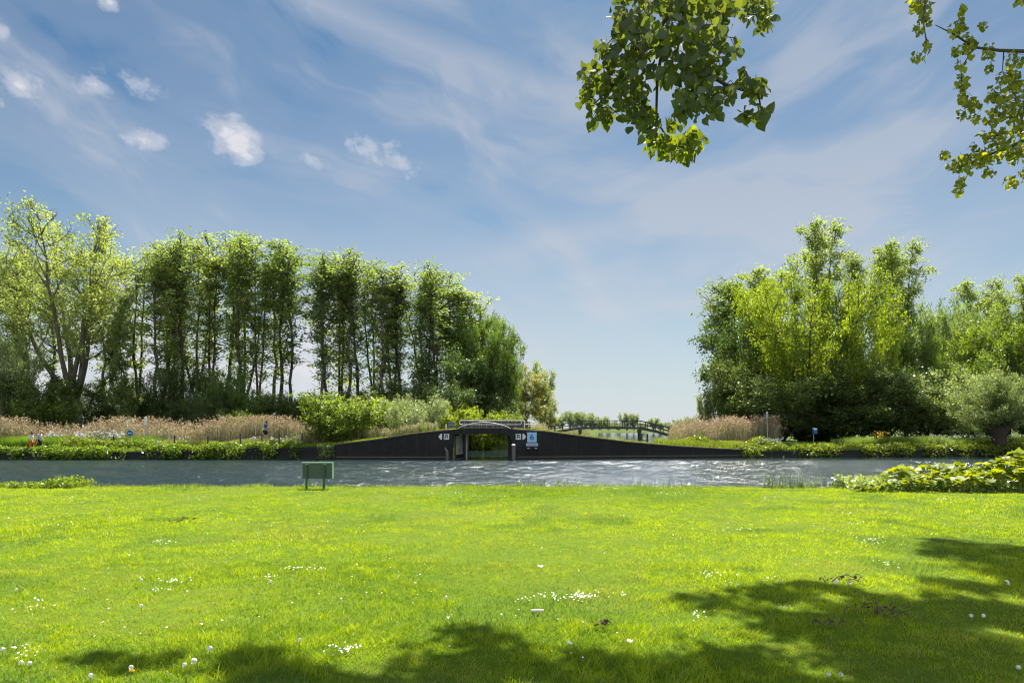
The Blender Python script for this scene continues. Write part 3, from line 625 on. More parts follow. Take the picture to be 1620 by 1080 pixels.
# ------------------------------------------------------------------ reeds, grasses, bank plants
def blades(name, x, y, z, h, w, col, m, seed, lean=.25, wind=(0.12, 0), curve=.4, tipcol=None):
    rs = np.random.RandomState(seed); n = len(x); p = np.stack([x, y, z], 1)
    a = rs.rand(n)*2*pi; side = np.stack([np.cos(a), np.sin(a), np.zeros(n)], 1)*(w/2)[:, None]
    ld = rs.normal(size=(n, 2))*lean+np.array(wind); h3 = h[:, None]
    mid = p+np.concatenate([ld*.35*h3, h3*.55], 1); tip = p+np.concatenate([ld*(1+curve)*h3, h3*1.0], 1)
    V = np.stack([p-side, p+side, mid+side*.8, mid-side*.8, tip], 1).reshape(-1, 3); b = np.arange(n)*5
    Q = np.stack([b, b+1, b+2, b+3], 1); T = np.stack([b+3, b+2, b+4], 1)
    c = np.repeat(col, 5, 0)
    if tipcol is not None: c.reshape(n, 5, 3)[:, 4] = tipcol; 
    return np_mesh(name, V, [Q, T], m, attrs={'Col': c})
def mixc(a, b, t): t = np.asarray(t)[:, None]; return np.array(a)[None]*(1-t)+np.array(b)[None]*t

def scatter(n, x0, x1, yf0, yf1, seed, keep=None):
    rs = np.random.RandomState(seed); x = rs.uniform(x0, x1, n); t = rs.rand(n); y = yf0(x)*(1-t)+yf1(x)*t
    if keep is not None: k = keep(x, y, rs); x, y = x[k], y[k]
    return x, y, rs

# lawn
def build_lawn_grass():
    rs = np.random.RandomState(5); X = []; Y = []
    for (a, b, dens) in ((3.6, 6.5, 3400), (6.5, 9.5, 2200), (9.5, 14, 1100), (14, 21.6, 620)):
        area = (b-a)*((a+b)*.8+3); n = int(area*dens); y = np.sqrt(rs.uniform(a*a, b*b, n)); x = rs.uniform(-1, 1, n)*(.8*y+1.5); X.append(x); Y.append(y)
    x = np.concatenate(X); y = np.concatenate(Y); k = y < lawn_edge(x)+.35; x, y = x[k], y[k]; n = len(x)
    z = lawn_h(x, y)-.01; pat = fbm(x, y, 1.6, 21, 4); pat2 = fbm(x, y, .35, 31, 3); pat3 = fbm(x, y*1.0, 6., 61, 3); pat4 = fbm(x, y, .14, 35, 2)
    h = (.028+.030*rs.rand(n))*(.55+.9*np.clip((pat-.3)*1.6+(pat2-.5)*1.2, 0, 1.2)); h *= np.where(rs.rand(n) < .02, 1.8, 1)
    w = (.0045+.003*rs.rand(n))*np.clip(y/7, 1, 2.6)
    h *= np.clip(1.25-.02*y, .9, 1.2)*(.7+.7*pat4)
    t = np.clip(rs.rand(n)*.6+(pat3-.5)*1.5+.25+(pat2-.5)*.9, 0, 1)
    t = np.clip(t+(pat4-.5)*1.1, 0, 1); col = mixc((.105, .21, .006), (.38, .48, .014), t)
    cl = np.clip((fbm(x, y, 1.1, 171, 3)-.58)*9, 0, 1); col = col*(1-.75*cl[:, None])+mixc((.075, .17, .03), (.14, .25, .06), rs.rand(n))*.75*cl[:, None]
    dry = rs.rand(n) < .05+.20*(pat < .42)+.25*(fbm(x, y, 2.8, 63, 3) > .66); col[dry] = mixc((.30, .30, .08), (.38, .36, .14), rs.rand(dry.sum()))
    o = blades('grass', x, y, z, h, w, col, M['blade'], 7, lean=.42, wind=(.06, 0), curve=.5); tag(o, 'short bright green grass covering the foreground lawn', 'grass', kind='stuff')
build_lawn_grass()

def bank_grass():
    # short turf of the towpath verge beyond the canal
    x, y, rs = scatter(90000, -52, 50, lambda x: bank_y(x)+.15, lambda x: bank_y(x)+5.5, 8, lambda x, y, rs: ~((x > O_L-.1) & (x < O_R+.1)))
    z = ground_h(x, y)-.03; n = len(x); t = np.clip(fbm(x, y, 2.5, 41)*1.4-.3+rs.rand(n)*.3, 0, 1)
    col = mixc((.09, .17, .015), (.24, .31, .03), t)
    wallzone = (x > XP(600, 58)) & (x < XP(1150, 60)) & (y < bank_y(x)+4); dryn = wallzone & (rs.rand(n) < .8); col[dryn] = mixc((.22, .19, .10), (.36, .32, .17), rs.rand(dryn.sum()))
    h = np.where(wallzone, .07+.12*rs.rand(n), .12+.2*rs.rand(n)); w = .03+.03*rs.rand(n)
    o = blades('verge_grass', x, y, z, h, w, col, M['blade'], 9, lean=.3); tag(o, 'short grass verge along the far towpath', 'grass', kind='stuff')
bank_grass()

def reeds(name, n, x0, x1, yf0, yf1, hmin, hmax, label, seed, cols, plume=.35, keep=None, w=(.03, .045), pc=((.30, .22, .14), (.50, .40, .28))):
    x, y, rs = scatter(n, x0, x1, yf0, yf1, seed, keep); n = len(x); z = ground_h(x, y)-.05
    pat = fbm(x, y, 3.5, seed); h = hmin*.7+(hmax-hmin*.7)*np.clip((pat-.34)*1.9+rs.rand(n)**1.6*.6, 0, 1.08); col = mixc(cols[0], cols[1], rs.rand(n))
    k = rs.rand(n) < cols[3]; col[k] = mixc(cols[2], tuple(c*1.3 for c in cols[2]), rs.rand(k.sum()))
    a = rs.rand(n)*2*pi; wv = rs.uniform(*w, n); side = np.stack([np.cos(a), np.sin(a), 0*a], 1)*(wv/2)[:, None]
    p = np.stack([x, y, z], 1); ld = rs.normal(size=(n, 2))*.09+np.array([.07, 0]); tip = p+np.concatenate([ld*h[:, None], h[:, None]], 1); mid = p*.5+tip*.5; mid[:, :2] -= ld*.12*h[:, None]
    V = [np.stack([p-side, p+side, mid+side, mid-side, tip], 1).reshape(-1, 3)]; b = np.arange(n)*5; Q = [np.stack([b, b+1, b+2, b+3], 1)]; T = [np.stack([b+3, b+2, b+4], 1)]; CC = [np.repeat(col, 5, 0)]
    # plumes
    m_ = rs.rand(n) < plume; q = tip[m_]; k = len(q); reps = 4; q = np.repeat(q, reps, 0)+rs.normal(size=(k*reps, 3))*np.array([.06, .06, .11]); v, f = leaf_cards(q, .22, rs, .35, .1)
    V.append(v); Q.append(f+n*5); CC.append(np.repeat(mixc(pc[0], pc[1], rs.rand(len(q))), 4, 0))
    # blade leaves
    nl = n; i = rs.randint(0, n, nl); t = rs.uniform(.2, .9, nl)[:, None]; q = p[i]*(1-t)+tip[i]*t; v, f = leaf_cards(q, .42, rs, .09, -.6); off = n*5+len(V[1])
    V.append(v); Q.append(f+off); CC.append(np.repeat(col[i], 4, 0))
    o = np_mesh(name, np.concatenate(V), [np.concatenate(Q), np.concatenate(T)], M['reed'], attrs={'Col': np.concatenate(CC)})
    return tag(o, label, 'reeds', kind='stuff')
TAN = ((.25, .21, .15), (.50, .43, .33), (.14, .20, .06), .34)
reeds('reed_bed', 17000, XP(-150, 68), XP(470, 66), lambda x: bank_y(x)+7.2, lambda x: bank_y(x)+13, 1.2, 2.9, 'dry tan reeds in front of the left wood', 12, TAN)
reeds('reed_bed', 7000, XP(480, 64), XP(690, 64), lambda x: bank_y(x)+4.8, lambda x: bank_y(x)+7, .5, 1.3, 'pale dry stalks behind the left wing wall', 13, ((.40, .36, .24), (.55, .50, .36), (.20, .30, .07), .4), .1)
reeds('reed_bed', 6000, XP(1062, 70), XP(1235, 70), lambda x: bank_y(x)+6.5, lambda x: bank_y(x)+13, 1.2, 3.0, 'brown plumed reeds at the left edge of the right wood', 14, ((.30, .26, .19), (.50, .44, .34), (.16, .24, .06), .34), .45,
      keep=lambda x, y, rs: (x > right_shore(y)+.2) & (ground_h(x, y) > .2), pc=((.28, .20, .14), (.48, .37, .27)))
reeds('reed_bed', 9000, -7, 6.5, lambda x: 85+0*x, lambda x: 90+0*x, 1.5, 2.6, 'green reeds seen through the bridge opening', 15, ((.24, .36, .06), (.44, .54, .14), (.48, .40, .22), .25), .12,
      keep=lambda x, y, rs: ground_h(x, y) > -.3)
reeds('reed_bed', 9000, 5, 30, lambda x: 110+0*x, lambda x: 150+0*x, .8, 1.7, 'olive reeds along the lake beyond the footbridge', 16, ((.20, .22, .07), (.32, .30, .13), (.34, .28, .15), .3), .1,
      keep=lambda x, y, rs: (x < left_shore(y)-.1) | (x > right_shore(y)+.1))
reeds('reed_bed', 8000, XP(1055, 90), XP(1130, 95), lambda x: 80+0*x, lambda x: 125+0*x, 1.2, 2.4, 'reeds around the right end of the footbridge', 17, ((.26, .22, .12), (.40, .34, .20), (.16, .24, .05), .3), .5,
      keep=lambda x, y, rs: x > right_shore(y)-.2)

def tall_grass(name, n, x0, x1, a, b, hmin, hmax, c0, c1, label, seed, cat='grass', w=.035):
    x, y, rs = scatter(n, x0, x1, lambda x: bank_y(x)+a, lambda x: bank_y(x)+b, seed, lambda x, y, rs: ground_h(x, y) > .2); n = len(x)
    z = ground_h(x, y)-.05; pat = fbm(x, y, 2.2, seed+3); h = hmin+(hmax-hmin)*np.clip(pat*1.5-.25+.3*rs.rand(n), 0, 1)
    o = blades(name, x, y, z, h, np.full(n, w), mixc(c0, c1, np.clip(pat*.8+rs.rand(n)*.5-.2, 0, 1)), M['blade'], seed, lean=.16)
    return tag(o, label, cat, kind='stuff')
tall_grass('tall_grass', 22000, XP(-150, 64), XP(230, 62), 4.4, 7.4, .7, 1.5, (.07, .15, .02), (.17, .28, .035), 'tall lush grass behind the walkers', 31)
tall_grass('tall_grass', 14000, XP(230, 64), XP(480, 62), 4.6, 7.4, .35, 1.0, (.15, .20, .05), (.30, .32, .11), 'faded grass beneath the tan reeds', 32)
tall_grass('tall_grass', 26000, XP(1345, 66), XP(1700, 66), 1.6, 6.5, .5, 1.3, (.11, .18, .035), (.25, .33, .09), 'rank grass in front of the hawthorn', 33)
tall_grass('tall_grass', 10000, XP(1050, 62), XP(1240, 62), 1.0, 7.0, .3, .9, (.14, .22, .02), (.30, .36, .06), 'bright rank grass in front of the right reeds', 34)
tall_grass('tall_grass', 6000, XP(1240, 62), XP(1345, 64), 3, 6.0, .2, .7, (.07, .12, .02), (.13, .20, .04), 'shaded grass under the maple', 35)  # the maple's shade is put into these darker blade colours

def leafy(name, n, x0, x1, yf0, yf1, zf, size, m, label, seed, cat='plants', aspect=.9, droop=.1, up=.5, clump=1.2, patch=None):
    rs = np.random.RandomState(seed); x = rs.uniform(x0, x1, n); t = rs.rand(n); y = yf0(x)*(1-t)+yf1(x)*t
    pat = fbm(x, y, clump, seed); k = pat > .36+.2*rs.rand(n)*(patch or 0); x, y, pat = x[k], y[k], pat[k]; u = rs.rand(len(x)); z = zf(x, y, pat, u)
    V, F = leaf_cards(np.stack([x, y, z], 1), size, rs, aspect, droop, up)
    v = np.clip(rs.rand(len(x))*.7+pat-.35, 0, 1); o = np_mesh(name, V, [F], M[m], attrs={'v': np.repeat(v, 4)}); return tag(o, label, cat, kind='stuff')
# leafy fringe hanging over the far bank
def fringe_z(x, y, pat, u):
    d = y-bank_y(x); top = top_z(x)+np.where(d > 0, .42, .30)*pat*1.6; lo = np.where(d < .25, .08+.0*x, top_z(x)-.1); return lo+(top-lo)*u
leafy('bank_plants', 26000, -52, XP(470, 58), lambda x: bank_y(x)-.55, lambda x: bank_y(x)+1.3, fringe_z, .19, 'bank_leaf', 'broad leaved plants trailing over the left canal bank', 51, patch=1.0)
leafy('bank_plants', 24000, XP(1180, 61), 62, lambda x: bank_y(x)-.5, lambda x: bank_y(x)+1.6, fringe_z, .19, 'bank_leaf', 'broad leaved plants trailing over the right canal bank', 52, patch=.8)
leafy('ivy_patch', 900, XP(500, 58), XP(527, 58), lambda x: bank_y(x)-.22, lambda x: bank_y(x)-.03, lambda x, y, p, u: .15+1.05*u, .13, 'hawthorn', 'ivy patch at the left end of the dark wing wall', 53)
for i, (px, w, hh, lb) in enumerate([(140, 50, .95, 'dense leafy plants between walkers and round blue sign'), (205, 60, .7, 'leafy plants around the foot of the round blue sign'), (262, 40, .4, 'leafy plants right of the tall white topped signpost'),
                                     (1120, 34, .75, 'yellow green leafy plants left of the right reeds'), (1150, 20, .5, 'dark leafy plants near the right reeds'), (1232, 26, .85, 'bright leafy plants right of the leaning post')]):
    leafy('herb_patch', 3200, XP(px-w, 62), XP(px+w, 62), lambda x: bank_y(x)+2.2, lambda x: bank_y(x)+4.4, lambda x, y, p, u, hh=hh, c=XP(px, 62), ww=w/FP*62: ground_h(x, y)+u*hh*1.3*np.sqrt(np.clip(1-((x-c)/ww)**2, 0, 1))*(.5+p), .17,
          'dark' if i == 4 else 'bank_leaf', lb, 60+i)
# white umbels
def umbels(px0, px1, Y0, Y1, n, h0, h1, label, seed):
    rs = np.random.RandomState(seed); y = rs.uniform(Y0, Y1, n); x = (rs.uniform(px0, px1, n)-810)/FP*y; z = ground_h(x, y); h = rs.uniform(h0, h1, n)
    pts = np.repeat(np.stack([x, y, z+h], 1), 9, 0)+rs.normal(size=(n*9, 3))*np.array([.09, .09, .035]); V, F = leaf_cards(pts, .075, rs, 1.0, 0, .2)
    o = np_mesh('cow_parsley', V, [F], M['petal_white']); tag(o, label, 'flowers', kind='stuff')
umbels(70, 100, 63.5, 65, 26, 1.3, 1.7, 'cow parsley heads right of the walkers', 71)
umbels(118, 196, 63.5, 66, 130, 1.0, 1.75, 'white cow parsley in front of the left reeds', 72)
umbels(215, 300, 62, 65, 40, .5, 1.1, 'scattered cow parsley near the signpost', 73)
umbels(395, 480, 61.5, 65, 60, .3, .9, 'white blossoms around the runner in blue', 74)
umbels(1195, 1240, 64, 67, 40, .6, 1.1, 'cow parsley beside the leaning post', 75)
umbels(1470, 1620, 65, 69, 90, .7, 1.3, 'cow parsley in front of the pollard willow', 76)
umbels(1278, 1318, 64, 66, 5, .3, .5, 'few white flowers below the blue box', 77)
rs_ = np.random.RandomState(3); pts = np.stack([rs_.uniform(XP(1384, 66), XP(1404, 66), 70), rs_.uniform(65.5, 66.5, 70), rs_.uniform(1.75, 2.35, 70)], 1); V, F = leaf_cards(pts, .13, rs_, .9)
tag(np_mesh('yellow_iris', V, [F], M['petal_yellow']), 'yellow irises flowering in front of the dark bushes', 'flowers', kind='stuff')

# near bank plants
def near_weeds(px0, px1, n, hmin, hmax, label, seed):
    """upright nettle stems with opposite leaves on the near bank"""
    rs = np.random.RandomState(seed); V = []; Fq = []; vv = []
    for q in range(n):
        px = rs.uniform(px0, px1); y = float(lawn_edge(XP(px, 21)))+rs.uniform(-.1, .45); x = XP(px, y); h = rs.uniform(hmin, hmax); z0 = float(lawn_h(x, y)); k = int(h/.05); ln = rs.normal(size=2)*.08
        t = np.repeat(np.linspace(.15, 1, k), 2); p = np.stack([x+ln[0]*t, y+ln[1]*t, z0+h*t], 1); ang = rs.rand()*6+np.arange(len(t))*pi+np.repeat(np.arange(k), 2)*1.57
        s = (.10-.06*t); a = np.stack([np.cos(ang), np.sin(ang), .15-.6*rs.rand(len(t))], 1); b = np.stack([-np.sin(ang), np.cos(ang), 0*ang], 1)
        v = np.stack([p, p+a*(s*.45)[:, None]+b*(s*.3)[:, None], p+a*s[:, None], p+a*(s*.45)[:, None]-b*(s*.3)[:, None]], 1).reshape(-1, 3)
        base = sum(len(u) for u in V); V.append(v); Fq.append(np.arange(len(v)).reshape(-1, 4)+base); vv.append(np.full(len(v), rs.rand()))
        st = np.array([[x-.006, y, z0], [x+.006, y, z0], [x+.004+ln[0], y+ln[1], z0+h], [x-.004+ln[0], y+ln[1], z0+h]]); base += len(v); V.append(st); Fq.append(np.arange(4).reshape(1, 4)+base); vv.append(np.full(4, .3))
    o = np_mesh('nettles', np.concatenate(V), [np.concatenate(Fq)], M['bank_leaf'], attrs={'v': np.concatenate(vv)}); tag(o, label, 'plants', kind='stuff')
near_weeds(816, 934, 80, .10, .26, 'nettles on the near bank below the white number sign', 81)
near_weeds(972, 1095, 46, .10, .28, 'sparser nettles on the near bank right of centre', 82)
near_weeds(1205, 1300, 130, .15, .48, 'tall nettles on the near bank left of the big leaves', 83)
near_weeds(1318, 1385, 110, .15, .52, 'nettles joining the big leaved plants', 84)
near_weeds(478, 520, 16, .12, .35, 'weeds between the legs of the green board', 85)
near_weeds(-10, 190, 90, .08, .2, 'low weeds on the near bank at the left', 86)
leafy('leafy_clump', 2600, XP(-20, 21), XP(118, 21), lambda x: 20.9+0*x, lambda x: 22.1+0*x, lambda x, y, p, u: .93+u*(.09+.17*np.exp(-((x-XP(88, 21))/.45)**2))*(.6+p), .08, 'bank_leaf', 'low leafy clump on the near bank at the left', 87)
def edge_tufts():
    rs = np.random.RandomState(88); n = 9000; x = rs.uniform(-19, 19, n); y = lawn_edge(x)+rs.uniform(-.5, .4, n); z = lawn_h(x, y)-.01
    pat = fbm(x, y, .7, 90); h = .05+.20*np.clip(pat-.38, 0, 1)+.05*rs.rand(n); sp = np.exp(-((x-XP(90, 21.3))/.10)**2)+.0; h = h+.42*sp*(rs.rand(n) < .8)
    o = blades('edge_grass', x, y, z, h, np.full(n, .012), mixc((.13, .20, .02), (.34, .40, .10), rs.rand(n)), M['blade'], 89, lean=.25); tag(o, 'longer grass tufts along the lawn edge', 'grass', kind='stuff')
edge_tufts()

def butterbur():
    rs = np.random.RandomState(91); V = []; T = []; vv = []; SV = MB()
    for q in range(850):
        px = 1345+415*rs.rand()**.9; y = rs.uniform(19.6, 22.0); x = XP(px, y); u = px
        hmax = np.interp(u, [1330, 1380, 1410, 1480, 1560, 1590, 1620, 1760], [.08, .22, .62, .80, .86, 1.12, 1.2, 1.1])*(1 if y > 20.4 else .62); h = hmax*rs.uniform(.25, 1)**.7
        z = float(lawn_h(x, min(y, 21)))+h; r = rs.uniform(.08, .17)*np.interp(h, [0, .5, 1.3], [.7, 1.05, 1.7]); k = 14; a0 = rs.rand()*2*pi
        c = np.array([x, y, z]); nrm = np.array([rs.normal()*.35, rs.normal()*.35, 1]); nrm /= np.linalg.norm(nrm); e1 = np.cross(nrm, [cos(a0), sin(a0), 0.2]); e1 /= np.linalg.norm(e1); e2 = np.cross(nrm, e1)
        base = len(V); V.append(c-nrm*r*.12)
        for j in range(k):
            a = 2*pi*j/k; rr = r*(1.0+.07*rs.normal())*(1 if j else .25); sag = -.18*r+.10*r*cos(2*a+1)+rs.normal()*.04*r; V.append(c+e1*cos(a)*rr+e2*sin(a)*rr+nrm*sag*(-1 if rs.rand() < .1 else 1))
        for j in range(k): T.append((base, base+1+j, base+1+(j+1) % k))
        vv += [rs.rand()]*(k+1); SV.tube([(x+rs.normal()*.05, y, float(lawn_h(x, min(y, 21)))-.02), tuple(c-nrm*r*.12)], [.006, .004], 4, cap=False)
    o = np_mesh('butterbur', np.array(V), [np.array(T)], M['butterbur'], attrs={'v': np.array(vv)}); tag(o, 'bank of large round leaved butterbur at the right of the lawn', 'plants', kind='stuff')
    s = SV.build('butterbur_stalks', M['stem'], o)
butterbur()
leafy('ground_leaves', 5200, XP(1352, 20), XP(1760, 20), lambda x: 19.7+0*x, lambda x: 21.6+0*x, lambda x, y, p, u: .93+u*.34*(.5+p), .10, 'hawthorn', 'tangle of smaller leaves under the butterbur', 92)

# ------------------------------------------------------------------ pollard willow
def pollard():
    Y = 66; x = XP(1582, Y); z = gz(x, Y); e = empty('pollard_willow', (x, Y, z), 0, 'round headed pollard willow with a thick dark trunk', 'tree')
    rs = np.random.RandomState(101); tb = MB(); tb.tube([(0, 0, -.4), (-.05, 0, .6), (-.15, 0, 1.3), (-.1, 0, 2.0), (-.1, 0, 2.5)], [.75, .6, .68, .95, .55], 10); segs = []
    for q in range(230):
        a = rs.rand()*2*pi; el = R_(rs.uniform(10, 88)); d = np.array([cos(a)*cos(el), sin(a)*cos(el), sin(el)]); p = np.array([d[0]*.6-.1, d[1]*.6, 2.0+d[2]*.25]); L = rs.uniform(3.4, 5.6)*(.72+.28*sin(el)); pts = [p]
        for k in range(5): d = d+np.array([0, 0, .05-.03*k])+rs.normal(size=3)*.04; d /= np.linalg.norm(d); pts.append(pts[-1]+d*L/5)
        tb.tube([tuple(v) for v in pts], [.035, .028, .02, .015, .01, .005], 3, cap=False)
        for k in range(1, 5): segs.append((pts[k], pts[k+1], .5+.25*k))
    tb.build('trunk', M['bark'], e, smooth=True); P_, i = seg_points(segs, 52000, .16, rs); V, F = leaf_cards(P_, .19, rs, .26, .1, .2)
    np_mesh('crown', V, [F], M['pollard'], e, attrs={'v': np.repeat(rs.rand(52000), 4)})
pollard()

# ------------------------------------------------------------------ towpath bridge
YF = 58.0
def bridge():
    e = empty('towpath_bridge', (0, 0, 0), 0, 'long low dark towpath bridge with sloping wing walls', 'bridge')
    def wall(x0, x1):
        mb = MB(); xs = list(np.linspace(x0, x1, 30)); n = len(xs)
        vs = []; 
        for x in xs:
            yf = float(bank_y(x))-.05; zt = float(top_z(x)); vs += [(x, yf, -1.0), (x, yf, zt), (x, yf+.45, zt), (x, yf+.45, -1.0)]
        fs = []
        for i in range(n-1):
            for j in range(4): fs.append((4*i+j, 4*i+(j+1) % 4, 4*i+4+(j+1) % 4, 4*i+4+j))
        fs += [(0, 1, 2, 3), tuple(4*(n-1)+j for j in (3, 2, 1, 0))]; return mb.add(vs, fs)
    def strip(x0, x1, zlo, zhi, dy, dy2, n=24, follow=True):
        mb = MB(); vs = []; fs = []
        for i, x in enumerate(np.linspace(x0, x1, n)):
            yf = float(bank_y(x))-.05; zt = float(top_z(x)) if follow else 0; vs += [(x, yf+dy, zt+zlo), (x, yf+dy, zt+zhi), (x, yf+dy2, zt+zhi), (x, yf+dy2, zt+zlo)]
            if i:
                for j in range(4): fs.append((4*i-4+j, 4*i-4+(j+1) % 4, 4*i+(j+1) % 4, 4*i+j))
        fs += [(0, 1, 2, 3), tuple(4*(n-1)+j for j in (3, 2, 1, 0))]; return mb.add(vs, fs)
    wl = wall(X_L, O_L-.0).build('wing_wall', M['wall'], e); wr = wall(O_R+.04, X_R).build('wing_wall', M['wall'], e)
    strip(X_L, O_L-.002, -.06, .035, -.06, .5).build('coping', M['cope'], wl); strip(O_R+.042, X_R, -.06, .035, -.06, .5).build('coping', M['cope'], wr)
    strip(X_L+.05, O_L-.3, .16, .24, -.05, -.003, follow=False).build('ledge', M['cope'], wl); strip(O_R+.5, X_R, .16, .24, -.05, -.003, follow=False).build('ledge', M['cope'], wr)
    # deck beam with a rounded haunch on its right
    yb = float(bank_y(-2))-.07; xs = np.linspace(O_L+.002, O_R+.038, 20); up = [(x, float(top_z(x))+.03) for x in xs]
    zu = EYE-(686.5-HZ)/FP*58; hn = [(O_R+.038, zu-.62), (O_R-.10, zu-.50), (O_R-.16, zu-.30), (O_R-.26, zu-.12), (O_R-.42, zu-.03), (O_R-.65, zu)]
    lo = hn+[(O_L+1.15, zu), (O_L+.95, zu-.0), (O_L+.002, zu-.02)]
    MB().prism(up+lo, yb, yb+.42).build('deck_beam', M['wall'], e)
    # roadway slab
    n = 10; vs = []; fs = []
    for i, x in enumerate(np.linspace(O_L-.3, O_R+.3, n)):
        zt = float(top_z(x))-.03; vs += [(x, yb+.425, zt-.35), (x, yb+.425, zt), (x, yb+5.6, zt), (x, yb+5.6, zt-.35)]
        if i:
            for j in range(4): fs.append((4*i-4+j, 4*i-4+(j+1) % 4, 4*i+(j+1) % 4, 4*i+j))
    fs += [(0, 1, 2, 3), tuple(4*(n-1)+j for j in (3, 2, 1, 0))]; MB().add(vs, fs).build('roadway', M['cope'], e)
    # splayed left abutment, pale concrete, and the right one
    def quadwall(p0, p1, th, z0, z1):
        a = Vector((p0[0], p0[1], 0)); b = Vector((p1[0], p1[1], 0)); d = (b-a).normalized(); nn = Vector((-d.y, d.x, 0))*th
        vs = [(*q.xy, z) for z in (z0, z1) for q in (a, b, b+nn, a+nn)]; return MB().add(vs, [(0, 1, 2, 3), (4, 5, 6, 7), (0, 1, 5, 4), (1, 2, 6, 5), (2, 3, 7, 6), (3, 0, 4, 7)])
    ab = quadwall((O_L+.02, yb+.46), (-4.30, yb+3.1), .4, -.9, 2.0).build('abutment', M['concrete'], e)
    quadwall((O_L+.03, yb+.47), (-4.32, yb+3.0), -.03, .03, .36).build('water_stain', M['wall'], ab)
    quadwall((-4.30, yb+3.11), (-4.12, yb+5.6), .4, -.9, 2.0).build('abutment', M['wall'], e)
    quadwall((O_R+.06, yb+7), (O_R+.06, yb+.46), -.4, -.9, 2.0).build('abutment', M['wall'], e)
    MB().box((-4.40, yb+2.7, -.5), (-4.27, yb+2.9, 2.2)).build('pier_post', M['timber'], e)
    MB().box((-4.16, yb+2.75, -.5), (-4.06, yb+2.9, 2.2)).build('pier_post', M['white_paint'], e)
    MB().tube([(-3.98, yb+2.8, -.4), (-3.98, yb+2.8, .95)], .035, 6).build('bracing_post', M['rust'], e)
    # front arched rail
    yr = yb+.2; ar = MB(); pts = []
    for k in range(25):
        t = k/24; px = 724+84*t; py = 677.5-9.8*sin(pi*t)**.8 if 0 < t < 1 else 678; pts.append(tuple(P(px, py, yr)))
    ar.tube(pts, .022, 8).build('arched_rail', M['white_paint'], e)
    for k in range(8):
        px = 737+8.3*k; t = (px-724)/84; zt = P(px, 677.5-10.8*sin(pi*t)**.8, yr).z; x = XP(px, yr)
        MB().tube([(x, yr, float(top_z(x))), (x, yr, zt)], .012, 5).build('baluster', M['steel'], e)
    for k in range(5):
        x = XP(739+13*k, yr); MB().box((x-.22, yr-.05, float(top_z(x))+.031), (x+.22, yr+.07, float(top_z(x))+.075)).build('kerb_block', M['cope'], e)
    # rear parapet: dark panel with white loop rail
    y2 = yb+5.3; X0, X1 = XP(727, y2), XP(829, y2); zt = P(0, 665.5, y2).z; zb = 2.5
    pp = MB().box((X0+.25, y2, zb), (X1+.6, y2+.08, zt-.04)).build('parapet_panel', M['rail_dark'], e)
    loop = []; za, zc = P(0, 671.3, y2).z, P(0, 664.8, y2).z; r = .16
    for (cx, cz, a0) in ((X0+r, zc-r, 90), (X0+r, za+r, 180), (X1-r-.25, za+r, 270), (X1-r-.25, zc-r, 0)):
        for k in range(5): a = R_(a0+k*22.5); loop.append((cx+r*cos(a), y2-.08, cz+r*sin(a)))
    loop.append(loop[0]); MB().tube(loop, .04, 8, cap=False).build('loop_rail', M['white_paint'], e)
    MB().box((X0+.1, y2-.1, zc-.02), (XP(829, y2), y2+.1, zc+.07)).build('top_rail', M['white_paint'], e)
    for k in range(9):
        x = X0+.5+k*(X1-X0-.6)/8; MB().box((x-.015, y2-.04, zb), (x+.015, y2-.002, zt)).build('panel_rib', M['steel'], e)
    MB().box((XP(829, y2), y2-.06, zb), (XP(830.5, y2), y2+.12, zt+.05)).build('end_post', M['white_paint'], e)
    # small railings and cabinet beyond
    y3 = yb+5.0
    for (a, b, top) in ((836, 848, 670.8),):
        rr = MB(); rr.tube([P(a-5, top, y3), P(b, top, y3)], .035, 6); rr.tube([P(b, top, y3), P(b+1.2, 677, y3)], .06, 6); rr.tube([P(a, 666.5, y3), P(a, 678, y3)], .02, 6); rr.tube([P(a+5.5, 666.5, y3), P(a+5.5, 678, y3)], .02, 6)
        rr.tube([P(a, 667, y3), P(a+5.5, 667, y3)], .02, 6); rr.tube([P(a, 673.5, y3), P(b, 673.5, y3)], .02, 6); rr.build('end_railing', M['white_paint'], e)
    c = MB(); a = P(708.5, 668, y3); b = P(719.8, 679, y3); c.box((a.x, y3-.1, b.z), (b.x, y3+.25, a.z)); cb = c.build('cabinet', simple('slate', (.09, .12, .15), .5), e, bevel=.02)
    MB().box((a.x, y3-.13, P(0, 672.6, y3).z), (b.x, y3-.104, P(0, 672, y3).z)).build('band', M['steel'], cb)
    MB().box((P(704.8, 0, y3).x, y3-.1, b.z), (P(706.6, 0, y3).x, y3+.05, P(0, 670.5, y3).z)).build('end_post', M['white_paint'], e)
bridge()
def bank_wall(x0, x1, label, dz):
    mb = MB(); xs = list(np.linspace(x0, x1, 26)); vs = []; fs = []
    for i, x in enumerate(xs):
        yf = float(bank_y(x))+.0; zt = float(top_z(x))-dz-.05*vnoise(x, 0, 1.3, 9); vs += [(x, yf, -1.0), (x, yf, zt), (x, yf+.35, zt), (x, yf+.35, -1.0)]
        if i:
            for j in range(4): fs.append((4*i-4+j, 4*i-4+(j+1) % 4, 4*i+(j+1) % 4, 4*i+j))
    fs += [(0, 1, 2, 3), tuple(4*(len(xs)-1)+j for j in (3, 2, 1, 0))]; tag(mb.add(vs, fs).build('bank_wall', M['wall']), label, 'wall')
bank_wall(-52, X_L-.01, 'low dark retaining wall of the canal left of the bridge', .10); bank_wall(X_R+.01, 62, 'low dark retaining wall of the canal right of the bridge', .14)
